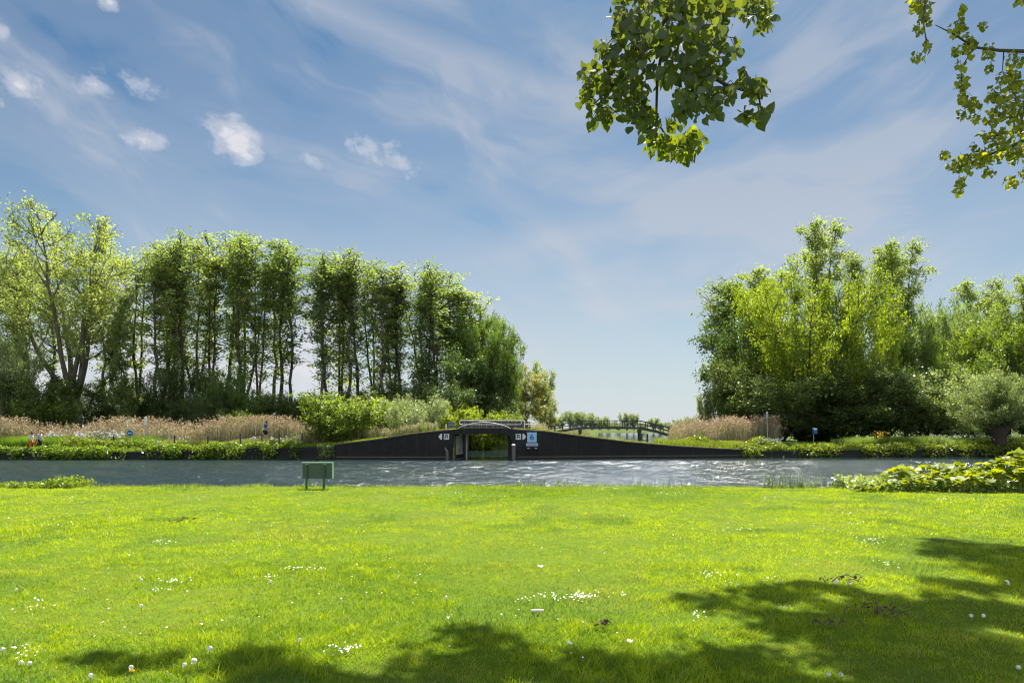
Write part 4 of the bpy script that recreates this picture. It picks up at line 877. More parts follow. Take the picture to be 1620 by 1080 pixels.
# leaning old fender post on the left, bollard on the right of the opening
MB().tube([(XP(707.6, 57.7), 57.7, -.5), (XP(707.3, 57.7), 57.7, .7), (XP(704, 57.8), 57.75, 1.05)], [.10, .12, .07], 7).build('fender_post', M['timber_grey'])
tag(bpy.data.objects['fender_post'], 'crooked pale timber post against the left wing wall', 'post')
e = empty('mooring_post', (XP(812.6, 57.6), 57.6, 0), 0, 'thick timber post with a white cap beside the bridge opening', 'post')
MB().tube([(0, 0, -.6), (0, 0, 1.22)], .17, 12).build('post', M['timber_grey'], e, smooth=False); MB().tube([(0, 0, 1.222), (0, 0, 1.30), (0, 0, 1.34)], [.19, .18, .10], 12).build('cap', M['white_paint'], e)

def text_mesh(name, s, size, m, loc, parent=None, rot=(pi/2, 0, 0), bold=0.0):
    cu = bpy.data.curves.new(name, 'FONT'); cu.body = s; cu.size = size; cu.align_x = 'CENTER'; cu.align_y = 'CENTER'; cu.extrude = .006; cu.offset = bold
    t = bpy.data.objects.new(name, cu); C.objects.link(t); bpy.context.view_layer.update(); me = bpy.data.meshes.new_from_object(t.evaluated_get(bpy.context.evaluated_depsgraph_get()))
    bpy.data.objects.remove(t); me.materials.clear(); me.materials.append(m); o = link(name, me, parent); o.location = loc; o.rotation_euler = rot; return o

def wall_signs():
    for side, px, lb in ((-1, 704, 'white arrow and letter mark left of the bridge opening'), (1, 824, 'white arrow and letter mark right of the bridge opening')):
        Y = 57.86; c = P(px, 690.5, Y); e = empty('arrow_sign', tuple(c), 0, lb, 'sign')
        s = .24; w = MB(); w.box((-s if side < 0 else -s-.28, 0, -s), (s+.0 if side < 0 else s-.28, .02, s)); 
        cx = .12 if side < 0 else -.22
        MB().box((cx-.23, 0, -.24), (cx+.23, .02, .24)).build('letter_plate', M['white_paint'], e)
        text_mesh('letter', 'R', .50, M['ink'], (cx+.03, -.008, 0), e, bold=.012); MB().box((cx-.215, -.012, -.22), (cx-.175, -.004, .22)).build('border_bar', M['ink'], e)
        a = -.34 if side < 0 else .22; q = -1 if side < 0 else 1
        MB().prism([(a-.08*q, .26), (a+.06*q, .22), (a+.22*q, 0), (a+.06*q, -.22), (a-.08*q, -.26)][::1], 0, .02).build('arrow', M['white_paint'], e)
    Y = 57.80; c = P(841.5, 691.5, Y); e = empty('number_sign', tuple(c), 0, 'square light blue sign with a dark blue number 6', 'sign')
    MB().box((-.40, 0, -.41), (.40, .03, .41)).build('plate', M['light_blue'], e, bevel=.005); text_mesh('number', '6', .72, M['blue'], (0, -.008, 0), e, bold=.01)
    c = P(841.8, 703.2, Y); e = empty('text_plate', tuple(c), 0, 'narrow pale plate under the number sign', 'sign')
    MB().box((-.5, 0, -.11), (.5, .03, .11)).build('plate', simple('pale_blue', (.50, .60, .78), .4, bump=0), e, bevel=.005); MB().box((-.42, -.006, -.03), (.42, -.001, .03)).build('text_line', M['blue'], e)
    for i, px in enumerate((836, 848)):
        a = P(px, 709.4, Y); o = MB().box((a.x-.10, Y-.08, a.z-.04), (a.x+.10, float(bank_y(a.x))-.051, a.z+.04)).build('bracket', M['cope']); tag(o, 'small pale bracket below the narrow plate, %s one' % ('left', 'right')[i], 'bracket', 'brackets below the plate')
wall_signs()

# ------------------------------------------------------------------ footbridge
def footbridge():
    Y = 115.0; W = 1.8; e = empty('footbridge', (0, 0, 0), 0, 'dark timber footbridge with open railings over the lake inlet', 'bridge')
    # deck centre line (px, py of deck top)
    dk = [(862, 684.5), (880, 681.3), (915, 675.2), (920, 675.0), (965, 674.8), (1012, 675.0), (1018, 675.6), (1050, 683.0), (1066, 688.5)]
    rl = [(850, 679), (868, 675.5), (915, 665.6), (920, 665.2), (965, 665.0), (1012, 665.2), (1018, 666), (1055, 674.5), (1072, 680)]
    dz = lambda px: EYE+(HZ-np.interp(px, [a for a, b in dk], [b for a, b in dk]))/FP*Y
    rz = lambda px: EYE+(HZ-np.interp(px, [a for a, b in rl], [b for a, b in rl]))/FP*Y
    mb = MB(); pxs = [862, 890, 916, 940, 965, 990, 1014, 1040, 1066]; vs = []; fs = []
    for i, px in enumerate(pxs):
        x = XP(px, Y); z = dz(px); vs += [(x, Y, z-.38), (x, Y, z), (x, Y+W, z), (x, Y+W, z-.38)]
        if i:
            for j in range(4): fs.append((4*i-4+j, 4*i-4+(j+1) % 4, 4*i+(j+1) % 4, 4*i+j))
    fs += [(0, 1, 2, 3), tuple(4*(len(pxs)-1)+j for j in (3, 2, 1, 0))]; mb.add(vs, fs).build('deck', M['timber_slate'], e)
    for s, yy in ((0, Y-.06), (1, Y+W+.06)):
        for nm, f in (('handrail', 1.0), ('middle_rail', .52)):
            m = MB(); pts = [(XP(px, Y), yy, dz(px)+(rz(px)-dz(px))*f) for px in pxs]
            m.tube(pts, .07, 4).build(nm, M['timber_slate'], e)
        for k in range(17):
            px = 866+12.2*k; px = min(px, 1064)
            x = XP(px, Y); MB().box((x-.065, yy-.05, dz(px)-.35), (x+.065, yy+.05, rz(px))).build('railing_post', M['timber_slate'], e)
    for px in (918.5, 1013):
        x = XP(px, Y); MB().box((x-.22, Y+.1, dz(px)-1.0), (x+.22, Y+W-.1, dz(px)-.421)).build('cross_head', M['timber_slate'], e)
        for yy in (Y+.3, Y+W-.3): MB().tube([(x, yy, -1), (x, yy, dz(px)-.95)], .16, 8).build('pier', M['timber_slate'], e)
    d = empty('dolphin', (XP(1015, 112), 112, 0), 0, 'pair of mooring piles joined by a low beam at the right footbridge pier', 'mooring')
    for x, h in ((0, 1.62), (.95, 1.62)): MB().tube([(x, 0, -1), (x, 0, h)], .17, 8).build('pile', M['timber_slate'], d)
    MB().box((-.3, -.1, .42), (1.15, .1, .62)).build('beam', M['timber_slate'], d)
footbridge()

# ------------------------------------------------------------------ signs, fence, box
def info_board():
    Y = 20.9; x0, x1 = XP(478.5, Y), XP(525.7, Y); zt = EYE+(HZ-732)/FP*Y; zb = EYE+(HZ-756.5)/FP*Y
    e = empty('sign_board', ((x0+x1)/2, Y, LAWN), 0, 'green sign board seen from behind on two short posts', 'sign'); w = (x1-x0)/2; t, b = zt-LAWN, zb-LAWN
    MB().box((-w, 0, b), (w, .03, t)).build('board', M['sign_green'], e)
    f = MB(); f.box((-w-.018, -.022, t), (w+.018, .05, t+.022)); f.box((w, -.022, b), (w+.022, .05, t-.001)); f.build('lit_edges', M['sign_edge'], e)  # pale strips on top and right paint the sun catching the board
    for px in (485.5, 513):
        x = XP(px, Y)-(x0+x1)/2; MB().box((x-.028, -.055, -.3), (x+.028, -.002, t-.04)).build('post', M['post_green'], e, bevel=.004)
    for px in (487, 515):
        x = XP(px, Y)-(x0+x1)/2; MB().box((x-.08, -.015, t-.06), (x+.02, -.0005, t-.03)).build('clamp', M['sign_edge'], e)
info_board()
def round_sign():
    Y = 62.3; c = P(205.8, 684.6, Y); z = gz(c.x, Y); e = empty('round_sign', (c.x, Y, z), 0, 'round blue sign with a white motif on a short post', 'sign'); h = c.z-z
    MB().tube([(0, .0, h), (0, -.03, h)], .27, 24).build('disc', M['blue'], e); MB().tube([(0, .002, h), (0, -.02, h)], .29, 24).build('rim', simple('pale_rim', (.5, .6, .7)), e)
    m = MB(); m.box((-.15, -.038, h-.05), (.15, -.031, h+.02)); m.box((-.15, -.038, h+.02), (-.09, -.031, h+.07)); m.box((.03, -.038, h+.02), (.12, -.031, h+.055)); m.box((-.13, -.038, h-.09), (-.08, -.031, h-.05)); m.box((.08, -.038, h-.09), (.13, -.031, h-.05)); m.build('white_motif', M['light_blue'], e)
    MB().tube([(0, .03, -.2), (0, .03, h+.2)], .03, 8).build('post', M['post_green'], e)
round_sign()
def tall_sign():
    Y = 61.6; c = P(230.6, 700, Y); z = gz(c.x, Y); e = empty('signpost', (c.x, Y, z), 0, 'tall grey post topped by narrow white boards', 'sign'); T = P(0, 658.5, Y).z-z
    MB().tube([(0, 0, -.3), (0, 0, T-.7)], .05, 8).build('post', M['steel'], e)
    MB().prism([(-.11, T-.62), (-.11, T-.12), (-.02, T), (.09, T-.12), (.09, T-.62)], -.05, -.01).build('top_board', M['white_paint'], e); MB().box((-.09, -.06, T-.98), (.10, -.052, T-.66)).build('small_board', M['white_paint'], e)
    MB().box((-.07, -.066, T-.9), (.04, -.0605, T-.8)).build('dark_mark', M['black'], e); MB().box((-.04, -.07, T-1.6), (.13, -.052, T-1.25)).build('lower_board', simple('grey_blue', (.35, .45, .55)), e)
tall_sign()
def lean_post():
    Y = 66.5; b = P(1215, 700, Y); t = P(1213, 651, Y); e = empty('leaning_signpost', (b.x, Y, gz(b.x, Y)), 0, 'thin leaning post with a small blue plate among the right reeds', 'sign'); z = gz(b.x, Y)
    MB().tube([(0, 0, -.2), (t.x-b.x, 0, t.z-z)], .04, 8).build('post', M['steel'], e); MB().box((t.x-b.x-.10, -.07, t.z-z-.62), (t.x-b.x+.10, -.045, t.z-z)).build('plate', simple('faded_blue', (.25, .42, .60)), e)
    MB().box((t.x-b.x-.07, -.078, t.z-z-.16), (t.x-b.x+.05, -.071, t.z-z-.03)).build('white_mark', M['white_paint'], e)
lean_post()
def blue_box():
    Y = 67.5; c = P(1289, 680, Y); z = gz(c.x, Y); e = empty('litter_bin', (c.x, Y, z), .15, 'small bright blue litter bin with a white top in the shade', 'bin'); h = c.z-z; MB().box((-.20, -.17, h-.40), (.20, .17, h+.18)).build('body', M['blue'], e, bevel=.05)
    MB().box((-.19, -.19, h+.02), (.13, -.174, h+.16)).build('label_panel', M['white_paint'], e); MB().tube([(0, .2, -.2), (0, .2, h+.1)], .035, 8).build('post', M['steel'], e)
blue_box()
def fence():
    e = empty('wire_fence', (0, 0, 0), 0, 'low wire fence with dark posts behind the far verge', 'fence'); prev = None; ws = [MB(), MB(), MB()]
    for px, t in ((180, 690), (276, 688.5), (329, 690), (380.5, 686), (414.5, 689), (442, 684.5), (478, 686)):
        Y = 61.9; x = XP(px, Y); z = gz(x, Y); h = max(.7, P(px, t, Y).z-z); MB().box((x-.055, Y-.05, z-.3), (x+.055, Y+.05, z+h)).build('post', M['timber'], e)
        if prev is not None:
            for k, f in enumerate((.35, .65, .92)): ws[k].tube([(prev[0], Y, prev[1]+prev[2]*f), (x, Y, z+h*f)], .006, 4)
        prev = (x, z, h)
    for w in ws: w.build('wire', M['steel'], e)
fence()

# ------------------------------------------------------------------ people
def skin_mesh(name, verts, edges, radii, m, parent, sub=2, root=0):
    me = bpy.data.meshes.new(name); me.from_pydata(verts, edges, []); o = link(name, me, parent); me.materials.append(m)
    s = o.modifiers.new('skin', 'SKIN'); s.use_smooth_shade = True
    for i, r in enumerate(radii):
        me.skin_vertices[0].data[i].radius = r if isinstance(r, tuple) else (r, r); me.skin_vertices[0].data[i].use_root = (i == root)
    b = o.modifiers.new('sub', 'SUBSURF'); b.levels = sub; b.render_levels = sub; return o
def person(px, py_head, py_feet, Y, pose, label, clothes):
    """pose: dict of joints in metres for a 1.75 m figure facing +x; py rows fix height and ground"""
    x = XP(px, Y); z = gz(x, Y); zfeet = EYE-(py_feet-HZ)/FP*Y; hgt = (py_feet-py_head)/FP*Y; e = empty('person', (x, Y, max(z-.0, zfeet)), 0, label, 'person'); s = hgt/1.75; e.scale = (s, s, s)
    J = pose; names = ['pelvis', 'belly', 'chest', 'neck', 'chin', 'head', 'crown', 'nose']
    V = []; E = []; Rr = []; idx = {}
    def add(n, p, r, par=None):
        idx[n] = len(V); V.append(tuple(p)); Rr.append(r)
        if par is not None: E.append((idx[par], idx[n]))
    add('pelvis', J['pelvis'], (.13, .10)); add('belly', J['belly'], (.12, .09), 'pelvis'); add('chest', J['chest'], (.15, .10), 'belly'); add('neck', J['neck'], .05, 'chest')
    h = Vector(J['head']); add('head', h+Vector((0, 0, -.02)), (.078, .088), 'neck'); add('brow', h+Vector((-.01, 0, .06)), (.08, .085), 'head'); add('nose', h+Vector((.092, 0, -.005)), .014, 'head')
    for sd in (-1, 1):
        t = 'l' if sd > 0 else 'r'; sh = Vector(J['chest'])+Vector((0, .19*sd, .10)); add('sh'+t, sh, .055, 'chest'); el = Vector(J['elbow_'+t]); add('el'+t, el, .038, 'sh'+t); wr = Vector(J['wrist_'+t]); add('wr'+t, wr, .026, 'el'+t)
        d = (wr-el).normalized(); pm = wr+d*.07; add('palm'+t, pm, (.036, .018), 'wr'+t); sdv = d.orthogonal().normalized()
        for k, (o_, ln) in enumerate(((-.028, .062), (-.009, .075), (.011, .07), (.03, .052))):
            a = pm+sdv*o_+d*.03; add('f%d%s' % (k, t), a, .009, 'palm'+t); add('g%d%s' % (k, t), a+d*ln+Vector((0, 0, -.008)), .007, 'f%d%s' % (k, t))
        a = wr+d*.035+sdv*.035; add('th'+t, a, .01, 'palm'+t); add('tt'+t, a+d*.035+sdv*.022, .008, 'th'+t)
        hp = Vector(J['pelvis'])+Vector((0, .09*sd, -.05)); add('hip'+t, hp, .085, 'pelvis'); add('kn'+t, J['knee_'+t], .055, 'hip'+t); add('an'+t, J['ankle_'+t], .036, 'kn'+t); add('toe'+t, Vector(J['ankle_'+t])+Vector((.17, 0, -.05)), .028, 'an'+t)
    skin_mesh('body', V, E, Rr, M['skin'], e)
    # clothes follow the same joints, a little wider
    for nm, m, kind in clothes:
        if kind in ('trousers', 'shorts'):
            f = 1.0 if kind == 'trousers' else .93; v = [tuple(J['pelvis'])]; ed = []; r = [(.16, .125)]
            for t, sd in (('l', 1), ('r', -1)):
                hp = Vector(J['pelvis'])+Vector((0, .09*sd, -.05)); kn = Vector(J['knee_'+t]); an = Vector(J['ankle_'+t]); b = len(v)
                if kind == 'trousers': v += [tuple(hp), tuple(kn), tuple(an+Vector((0, 0, .03)))]; r += [.115, .105, .10]; ed += [(0, b), (b, b+1), (b+1, b+2)]
                else: v += [tuple(hp), tuple(hp.lerp(kn, .85))]; r += [.115, .10]; ed += [(0, b), (b, b+1)]
            skin_mesh(nm, v, ed, r, M[m], e, 1)
        elif kind == 'shirt':
            v = [tuple(Vector(J['pelvis'])+Vector((0, 0, .03))), tuple(J['belly']), tuple(J['chest']), tuple(Vector(J['neck'])-Vector((0, 0, .05)))]; ed = [(0, 1), (1, 2), (2, 3)]; r = [(.165, .13), (.15, .12), (.18, .13), .07]
            for t, sd in (('l', 1), ('r', -1)):
                sh = Vector(J['chest'])+Vector((0, .19*sd, .10)); el = Vector(J['elbow_'+t]); b = len(v); v += [tuple(sh), tuple(sh.lerp(el, .9))]; r += [.075, .06]; ed += [(2, b), (b, b+1)]
            skin_mesh(nm, v, ed, r, M[m], e, 1)
        elif kind == 'hair':
            skin_mesh(nm, [tuple(h+Vector((-.035, 0, .06))), tuple(h+Vector((-.06, 0, -.02))), tuple(h+Vector((.02, 0, .10)))], [(0, 1), (0, 2)], [(.088, .09), (.07, .075), (.05, .07)], M[m], e, 1)
        elif kind == 'cap':
            skin_mesh(nm, [tuple(h+Vector((-.01, 0, .085))), tuple(h+Vector((.10, 0, .07)))], [(0, 1)], [(.095, .095), (.05, .02)], M[m], e, 1)
        elif kind == 'bag':
            c = Vector(J['chest']); skin_mesh(nm, [tuple(c+Vector((-.20, 0, .08))), tuple(c+Vector((-.22, 0, -.22)))], [(0, 1)], [(.11, .10), (.12, .11)], M[m], e, 1)
        elif kind == 'belt':
            c = Vector(J['pelvis']); MB().box((c.x-.19, c.y-.15, c.z+.08), (c.x+.06, c.y+.15, c.z+.14)).build(nm, M[m], e, bevel=.02)
        elif kind == 'shoes':
            for t in 'lr':
                a = Vector(J['ankle_'+t]); skin_mesh('shoe', [tuple(a+Vector((-.03, 0, -.045))), tuple(a+Vector((.17, 0, -.055)))], [(0, 1)], [(.048, .042), (.042, .03)], M[m], e, 1)
walk = dict(pelvis=(0, 0, .95), belly=(.0, 0, 1.10), chest=(.02, 0, 1.33), neck=(.04, 0, 1.50), head=(.07, 0, 1.63), elbow_l=(-.12, .25, 1.15), wrist_l=(.02, .26, .93), elbow_r=(.10, -.25, 1.14), wrist_r=(.30, -.22, .98),
            knee_l=(.20, .09, .53), ankle_l=(.30, .09, .09), knee_r=(-.04, -.09, .50), ankle_r=(-.33, -.09, .12))
walk2 = dict(walk, chest=(.06, 0, 1.32), neck=(.10, 0, 1.49), head=(.14, 0, 1.61), elbow_l=(.05, .26, 1.12), wrist_l=(.22, .22, .95), elbow_r=(-.06, -.26, 1.10), wrist_r=(.02, -.24, .86), knee_l=(.12, .09, .52), ankle_l=(.20, .09, .09), knee_r=(.02, -.09, .50), ankle_r=(-.22, -.09, .10))
stand = dict(pelvis=(-.03, 0, .95), belly=(-.04, 0, 1.12), chest=(.0, 0, 1.34), neck=(.05, 0, 1.50), head=(.08, 0, 1.64), elbow_l=(.02, .27, 1.12), wrist_l=(.22, .15, 1.22), elbow_r=(.02, -.27, 1.12), wrist_r=(.22, -.15, 1.22),
             knee_l=(.04, .11, .52), ankle_l=(.10, .12, .09), knee_r=(-.06, -.10, .52), ankle_r=(-.14, -.11, .09))
person(50, 683.5, 715, 59.3, walk, 'walker in orange trousers and a pale lilac top, head bare', [('trousers', 'orange', 'trousers'), ('shirt', 'lilac', 'shirt'), ('hair', 'hair', 'hair'), ('shoe', 'black', 'shoes')])
person(62, 681, 713, 59.9, walk2, 'walker in dark trousers and pale top with a dark backpack and cap', [('trousers', 'navy', 'trousers'), ('shirt', 'lilac', 'shirt'), ('cap', 'lilac', 'cap'), ('backpack', 'navy', 'bag'), ('shoe', 'black', 'shoes')])
person(420.5, 666, 698.5, 61.2, stand, 'runner in a royal blue top and black shorts with bare legs', [('shorts', 'navy', 'shorts'), ('shirt', 'royal', 'shirt'), ('hair', 'hair', 'hair'), ('belt', 'white_paint', 'belt'), ('shoe', 'white_paint', 'shoes')])

# ------------------------------------------------------------------ overhanging trees near the camera
def near_leaves(pts, size, rs, hang=.8):
    """heart shaped, slightly folded leaves hanging from their stalk ends"""
    n = len(pts); a = rs.normal(size=(n, 3))*.6; a[:, 2] -= hang; a /= np.linalg.norm(a, axis=1)[:, None]; b = rs.normal(size=(n, 3)); b -= (b*a).sum(1)[:, None]*a; b /= np.linalg.norm(b, axis=1)[:, None]; c = np.cross(a, b)
    out = np.array([(0, 0), (.42, -.06), (.56, .22), (.46, .52), (.22, .80), (0, 1.04), (-.22, .80), (-.46, .52), (-.56, .22), (-.42, -.06)]); s = size*rs.uniform(.65, 1.2, n); fold = rs.uniform(.0, .45, n)
    V = np.zeros((n, 11, 3)); V[:, 10] = pts+a*(s*.45)[:, None]
    for k, (u, w) in enumerate(out):
        V[:, k] = pts+a*(s*w)[:, None]+b*(s*u)[:, None]+c*(s*(abs(u)*fold+.06*np.sin(w*5+k)))[:, None]
    T = [(10, k, (k+1) % 10) for k in range(10)]; F = (np.array(T)[None]+np.arange(n)[:, None, None]*11).reshape(-1, 3); return V.reshape(-1, 3), F

def lump(cx, cy, rx, ry, n, Y, dY, rs):
    u = rs.normal(size=(n*3, 2))*.55; u = u[(u**2).sum(1) < 1.1][:n]; y = Y+rs.uniform(-dY, dY, len(u)); px = cx+rx*u[:, 0]; py = cy+ry*u[:, 1]
    return np.stack([(px-810)/FP*y, y, EYE+(HZ-py)/FP*y], 1)
def to_plane(px, py, Y): return tuple(P(px, py, Y))

def shade_clumps(gx, gy, h): return (gx+sdir.x/sdir.z*h, gy+sdir.y/sdir.z*h, LAWN+h)

def overhang_tree(nm, label, base, top, lumps, twigs, leaf, shade, seed, spur, lm='near_leaf'):
    rs = np.random.RandomState(seed); e = empty(nm, (0, 0, 0), 0, label, 'tree'); tb = MB()
    b = Vector(base); tb.tube([b+Vector((0, 0, -.3)), b+Vector((.0, .1, 3)), b+Vector((-.1, .2, 7)), Vector(top)], [.5, .38, .32, .18], 12); pts = []
    fork = b+Vector((-.1, .2, 7.5 if b.x < 15 else 12.5))
    # crown limbs that carry the clumps whose shadows fall on the lawn
    pz = []
    for (gx, gy, h, r, n) in shade:
        n = int(n*(.42 if gx < 1.2 else .6)); r *= .9
        c = Vector(shade_clumps(gx, gy, h)); m1 = fork.lerp(c, .5)+Vector((0, 0, 2.2)); tb.tube([fork, m1, c], [.12, .07, .02], 6, cap=False)
        q = rs.normal(size=(n, 3))*.5; q = q[(q**2).sum(1) < 1.2]; pz.append(np.array(c)+q*np.array([r, r, r*.4]))
    tb.build('trunk', M['bark'], e, smooth=True)
    V, F = leaf_cards(np.concatenate(pz), .17, rs, .85, .3, .5); np_mesh('crown', V, [F], M['near_leaf'], e, attrs={'v': np.repeat(rs.rand(len(F)), 4)})
    br = MB()
    for tw in twigs:
        p = [Vector(to_plane(*q[:3])) for q in tw]; r0 = tw[0][3]; n = len(p); br.tube(p, [max(.004, r0*(1-k/(n))) for k in range(n)], 6, cap=False)
    br.tube([fork, Vector(spur[0])+Vector((0, 0, 1.0)), Vector(spur[0])], [.12, .08, .04], 8, cap=False)
    for s_ in spur[1:]: br.tube([Vector(spur[0]), Vector(s_)], [.03, .012], 6, cap=False)
    lit_lumps = []  # lowest lumps get the leaf colour painted as if sunlit
    for l in lumps:
        q = lump(*l, rs); (lit_lumps if lm == 'near_leaf' and l[1] > 208 else pts).append(q)
        # leaf stalks gather on short twigs
        c = Vector(q.mean(0)); k = max(2, len(q)//7)
        for j in range(k):
            t = Vector(q[rs.randint(len(q))]); br.tube([c+Vector((0, 0, .05)), (c+t)/2+Vector((0, 0, .06)), t], [.004, .003, .002], 3, cap=False)
    br.build('branch', M['bark'], e)
    q = np.concatenate(pts); V, F = near_leaves(q, leaf, rs, .7); np_mesh('hanging_leaves', V, [F], M[lm], e, attrs={'v': np.repeat(rs.rand(len(q)), 11)})
    if lit_lumps:
        q = np.concatenate(lit_lumps); V, F = near_leaves(q, leaf*.9, rs, .7); tag(np_mesh('sunlit_leaves', V, [F], M['sunlit_leaf'], e, attrs={'v': np.repeat(rs.rand(len(q)), 11)}), 'bright yellow green lowest spray of leaves')
    return e

# lumps: px, py, rx, ry, count, distance, depth spread
LA = [(1010, -10, 45, 35, 60, 5.0, .5), (1075, -5, 60, 35, 80, 4.9, .6), (1140, 5, 50, 30, 60, 5.0, .5), (1195, 12, 28, 30, 42, 5.2, .4), (1000, 45, 42, 30, 55, 4.9, .4), (1060, 55, 50, 35, 75, 4.6, .5), (1115, 60, 40, 34, 55, 4.7, .5),
      (1150, 70, 24, 30, 22, 5.0, .4), (965, 85, 30, 24, 38, 5.0, .3), (1010, 95, 30, 26, 42, 4.8, .4), (1090, 105, 40, 30, 55, 4.6, .4), (1130, 110, 24, 24, 22, 4.6, .4), (935, 115, 20, 22, 20, 5.2, .3), (960, 130, 28, 30, 40, 5.0, .3), (1000, 140, 28, 28, 44, 4.9, .4),
      (930, 155, 16, 18, 16, 5.2, .3), (955, 180, 26, 22, 34, 5.1, .3), (1005, 175, 30, 26, 40, 4.9, .3), (1025, 195, 20, 24, 26, 4.9, .3), (1050, 120, 22, 20, 20, 4.7, .4), (1100, 150, 34, 26, 40, 4.4, .4), (1085, 175, 24, 18, 18, 4.3, .3), (1125, 165, 24, 22, 24, 4.4, .3),
      (1150, 145, 18, 18, 16, 4.5, .3), (1178, 130, 16, 20, 12, 4.3, .2), (1195, 140, 15, 20, 14, 4.2, .2), (1203, 178, 13, 14, 8, 4.2, .15), (1182, 182, 10, 8, 4, 4.2, .1), (1045, 230, 26, 18, 52, 5.6, .3), (1075, 235, 34, 20, 80, 5.7, .3), (1100, 220, 20, 20, 40, 5.7, .3),
      (1065, 195, 12, 14, 12, 5.3, .2), (1030, 215, 16, 12, 16, 5.5, .2), (985, 12, 18, 40, 22, 5.2, .3), (1210, 30, 14, 24, 18, 5.4, .3)]
TW = [[(1075, -60, 4.9, .022), (1060, 20, 4.8, 0), (1010, 95, 4.9, 0), (965, 140, 5.0, 0), (940, 165, 5.1, 0)], [(1075, -60, 4.9, .022), (1085, 40, 4.7, 0), (1105, 110, 4.5, 0), (1150, 135, 4.4, 0), (1200, 150, 4.2, 0), (1205, 180, 4.2, 0)],
      [(1060, 20, 4.8, .014), (1040, 120, 4.9, 0), (1038, 190, 5.2, 0), (1060, 225, 5.6, 0), (1090, 232, 5.7, 0)], [(1010, 95, 4.9, .01), (1000, 170, 4.9, 0), (1020, 205, 5.0, 0)], [(1085, 40, 4.7, .012), (1150, 20, 5.0, 0), (1215, 25, 5.3, 0)], [(1105, 110, 4.5, .008), (1100, 170, 4.4, 0)]]
rsH = np.random.RandomState(7)
def shade_list(items):
    out = []
    for (x0, y0, x1, y1, n, hmin, hmax, r, cnt) in items:
        for k in range(n):
            t = rsH.rand(); px = x0+(x1-x0)*t+rsH.normal()*14; py = y0+(y1-y0)*t+rsH.normal()*6; g = 1.9*FP/(py-HZ); h = rsH.uniform(hmin, hmax); out.append((XP(px, g), g, h, r*rsH.uniform(.7, 1.2), cnt))
    return out
sh1 = shade_list([(1120, 945, 1300, 935, 5, 11.5, 13, .45, 220), (1180, 985, 1480, 985, 7, 11, 12.5, .6, 330), (1280, 1025, 1560, 1020, 6, 10.6, 12, .6, 330), (1100, 1050, 1600, 1070, 9, 10.2, 12, .6, 330), (1480, 960, 1600, 990, 5, 12, 13.5, .5, 260), (1340, 945, 1400, 940, 2, 12.5, 13, .4, 200),
                  (560, 1055, 850, 1050, 6, 10.1, 11.2, .45, 250), (700, 1020, 810, 1005, 3, 10.8, 11.5, .32, 170), (380, 1045, 480, 1030, 3, 10.4, 11.2, .3, 170), (170, 1050, 230, 1042, 2, 10.3, 11, .3, 160), (400, 1088, 1050, 1096, 7, 9.8, 10.6, .5, 260), (880, 1050, 950, 1060, 2, 10.2, 10.8, .4, 220), (1000, 1110, 1600, 1120, 7, 9.8, 11, .6, 320)])
sh2 = shade_list([(1470, 862, 1620, 872, 5, 17.5, 19, .55, 260), (1540, 885, 1640, 900, 5, 16.5, 18, .6, 300), (1450, 885, 1490, 884, 1, 17, 17.5, .4, 200), (1500, 925, 1560, 928, 2, 15, 16, .45, 220), (1590, 915, 1660, 930, 4, 15, 16.5, .6, 280), (1560, 965, 1660, 975, 4, 13.5, 15, .5, 260), (1640, 880, 1760, 900, 6, 16.5, 18, .8, 380)])
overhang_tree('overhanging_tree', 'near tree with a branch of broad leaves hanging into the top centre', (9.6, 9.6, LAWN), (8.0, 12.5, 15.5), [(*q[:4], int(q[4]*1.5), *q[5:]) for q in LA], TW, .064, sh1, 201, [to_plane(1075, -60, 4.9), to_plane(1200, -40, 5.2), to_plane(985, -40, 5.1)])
LB = [(1455, 8, 20, 14, 26, 8.2, .3), (1463, 28, 14, 12, 16, 8.2, .2), (1452, 45, 9, 12, 10, 8.2, .2), (1467, 70, 8, 9, 8, 8.2, .2), (1453, 90, 10, 9, 8, 8.2, .2), (1523, 18, 8, 10, 10, 8.6, .2), (1517, 45, 16, 14, 20, 8.6, .2), (1532, 72, 13, 18, 22, 8.6, .2), (1555, 42, 8, 9, 6, 8.9, .1), (1566, 85, 13, 14, 18, 8.8, .2), (1567, 108, 7, 8, 5, 8.8, .1),
      (1514, 80, 8, 10, 9, 8.6, .2), (1519, 102, 9, 10, 9, 8.6, .2), (1522, 130, 11, 14, 16, 8.6, .2), (1526, 155, 13, 12, 18, 8.6, .2), (1541, 165, 15, 9, 18, 8.7, .2), (1522, 182, 7, 8, 6, 8.6, .1), (1543, 187, 10, 9, 12, 8.7, .2), (1605, 95, 18, 16, 22, 9, .3), (1600, 125, 26, 20, 50, 9, .4), (1575, 150, 18, 16, 26, 9, .3), (1612, 165, 28, 28, 70, 9.1, .4), (1577, 185, 22, 16, 34, 9, .3),
      (1618, 205, 26, 22, 50, 9.1, .4), (1580, 220, 22, 18, 34, 9, .3), (1602, 240, 34, 20, 70, 9, .4), (1555, 248, 22, 14, 36, 8.9, .3), (1530, 258, 22, 15, 36, 8.9, .3), (1495, 246, 12, 8, 10, 8.8, .2), (1510, 262, 12, 8, 10, 8.8, .2), (1540, 232, 6, 6, 4, 8.8, .1), (1520, 290, 10, 10, 12, 8.8, .2), (1519, 303, 6, 6, 5, 8.8, .1), (1566, 275, 10, 9, 8, 8.9, .2), (1600, 288, 14, 10, 16, 9, .2), (1620, 275, 12, 12, 14, 9, .2),
      (1613, 2, 10, 7, 8, 9.3, .2), (1640, 180, 24, 60, 90, 9.2, .5), (1556, 214, 10, 8, 6, 8.9, .2)]
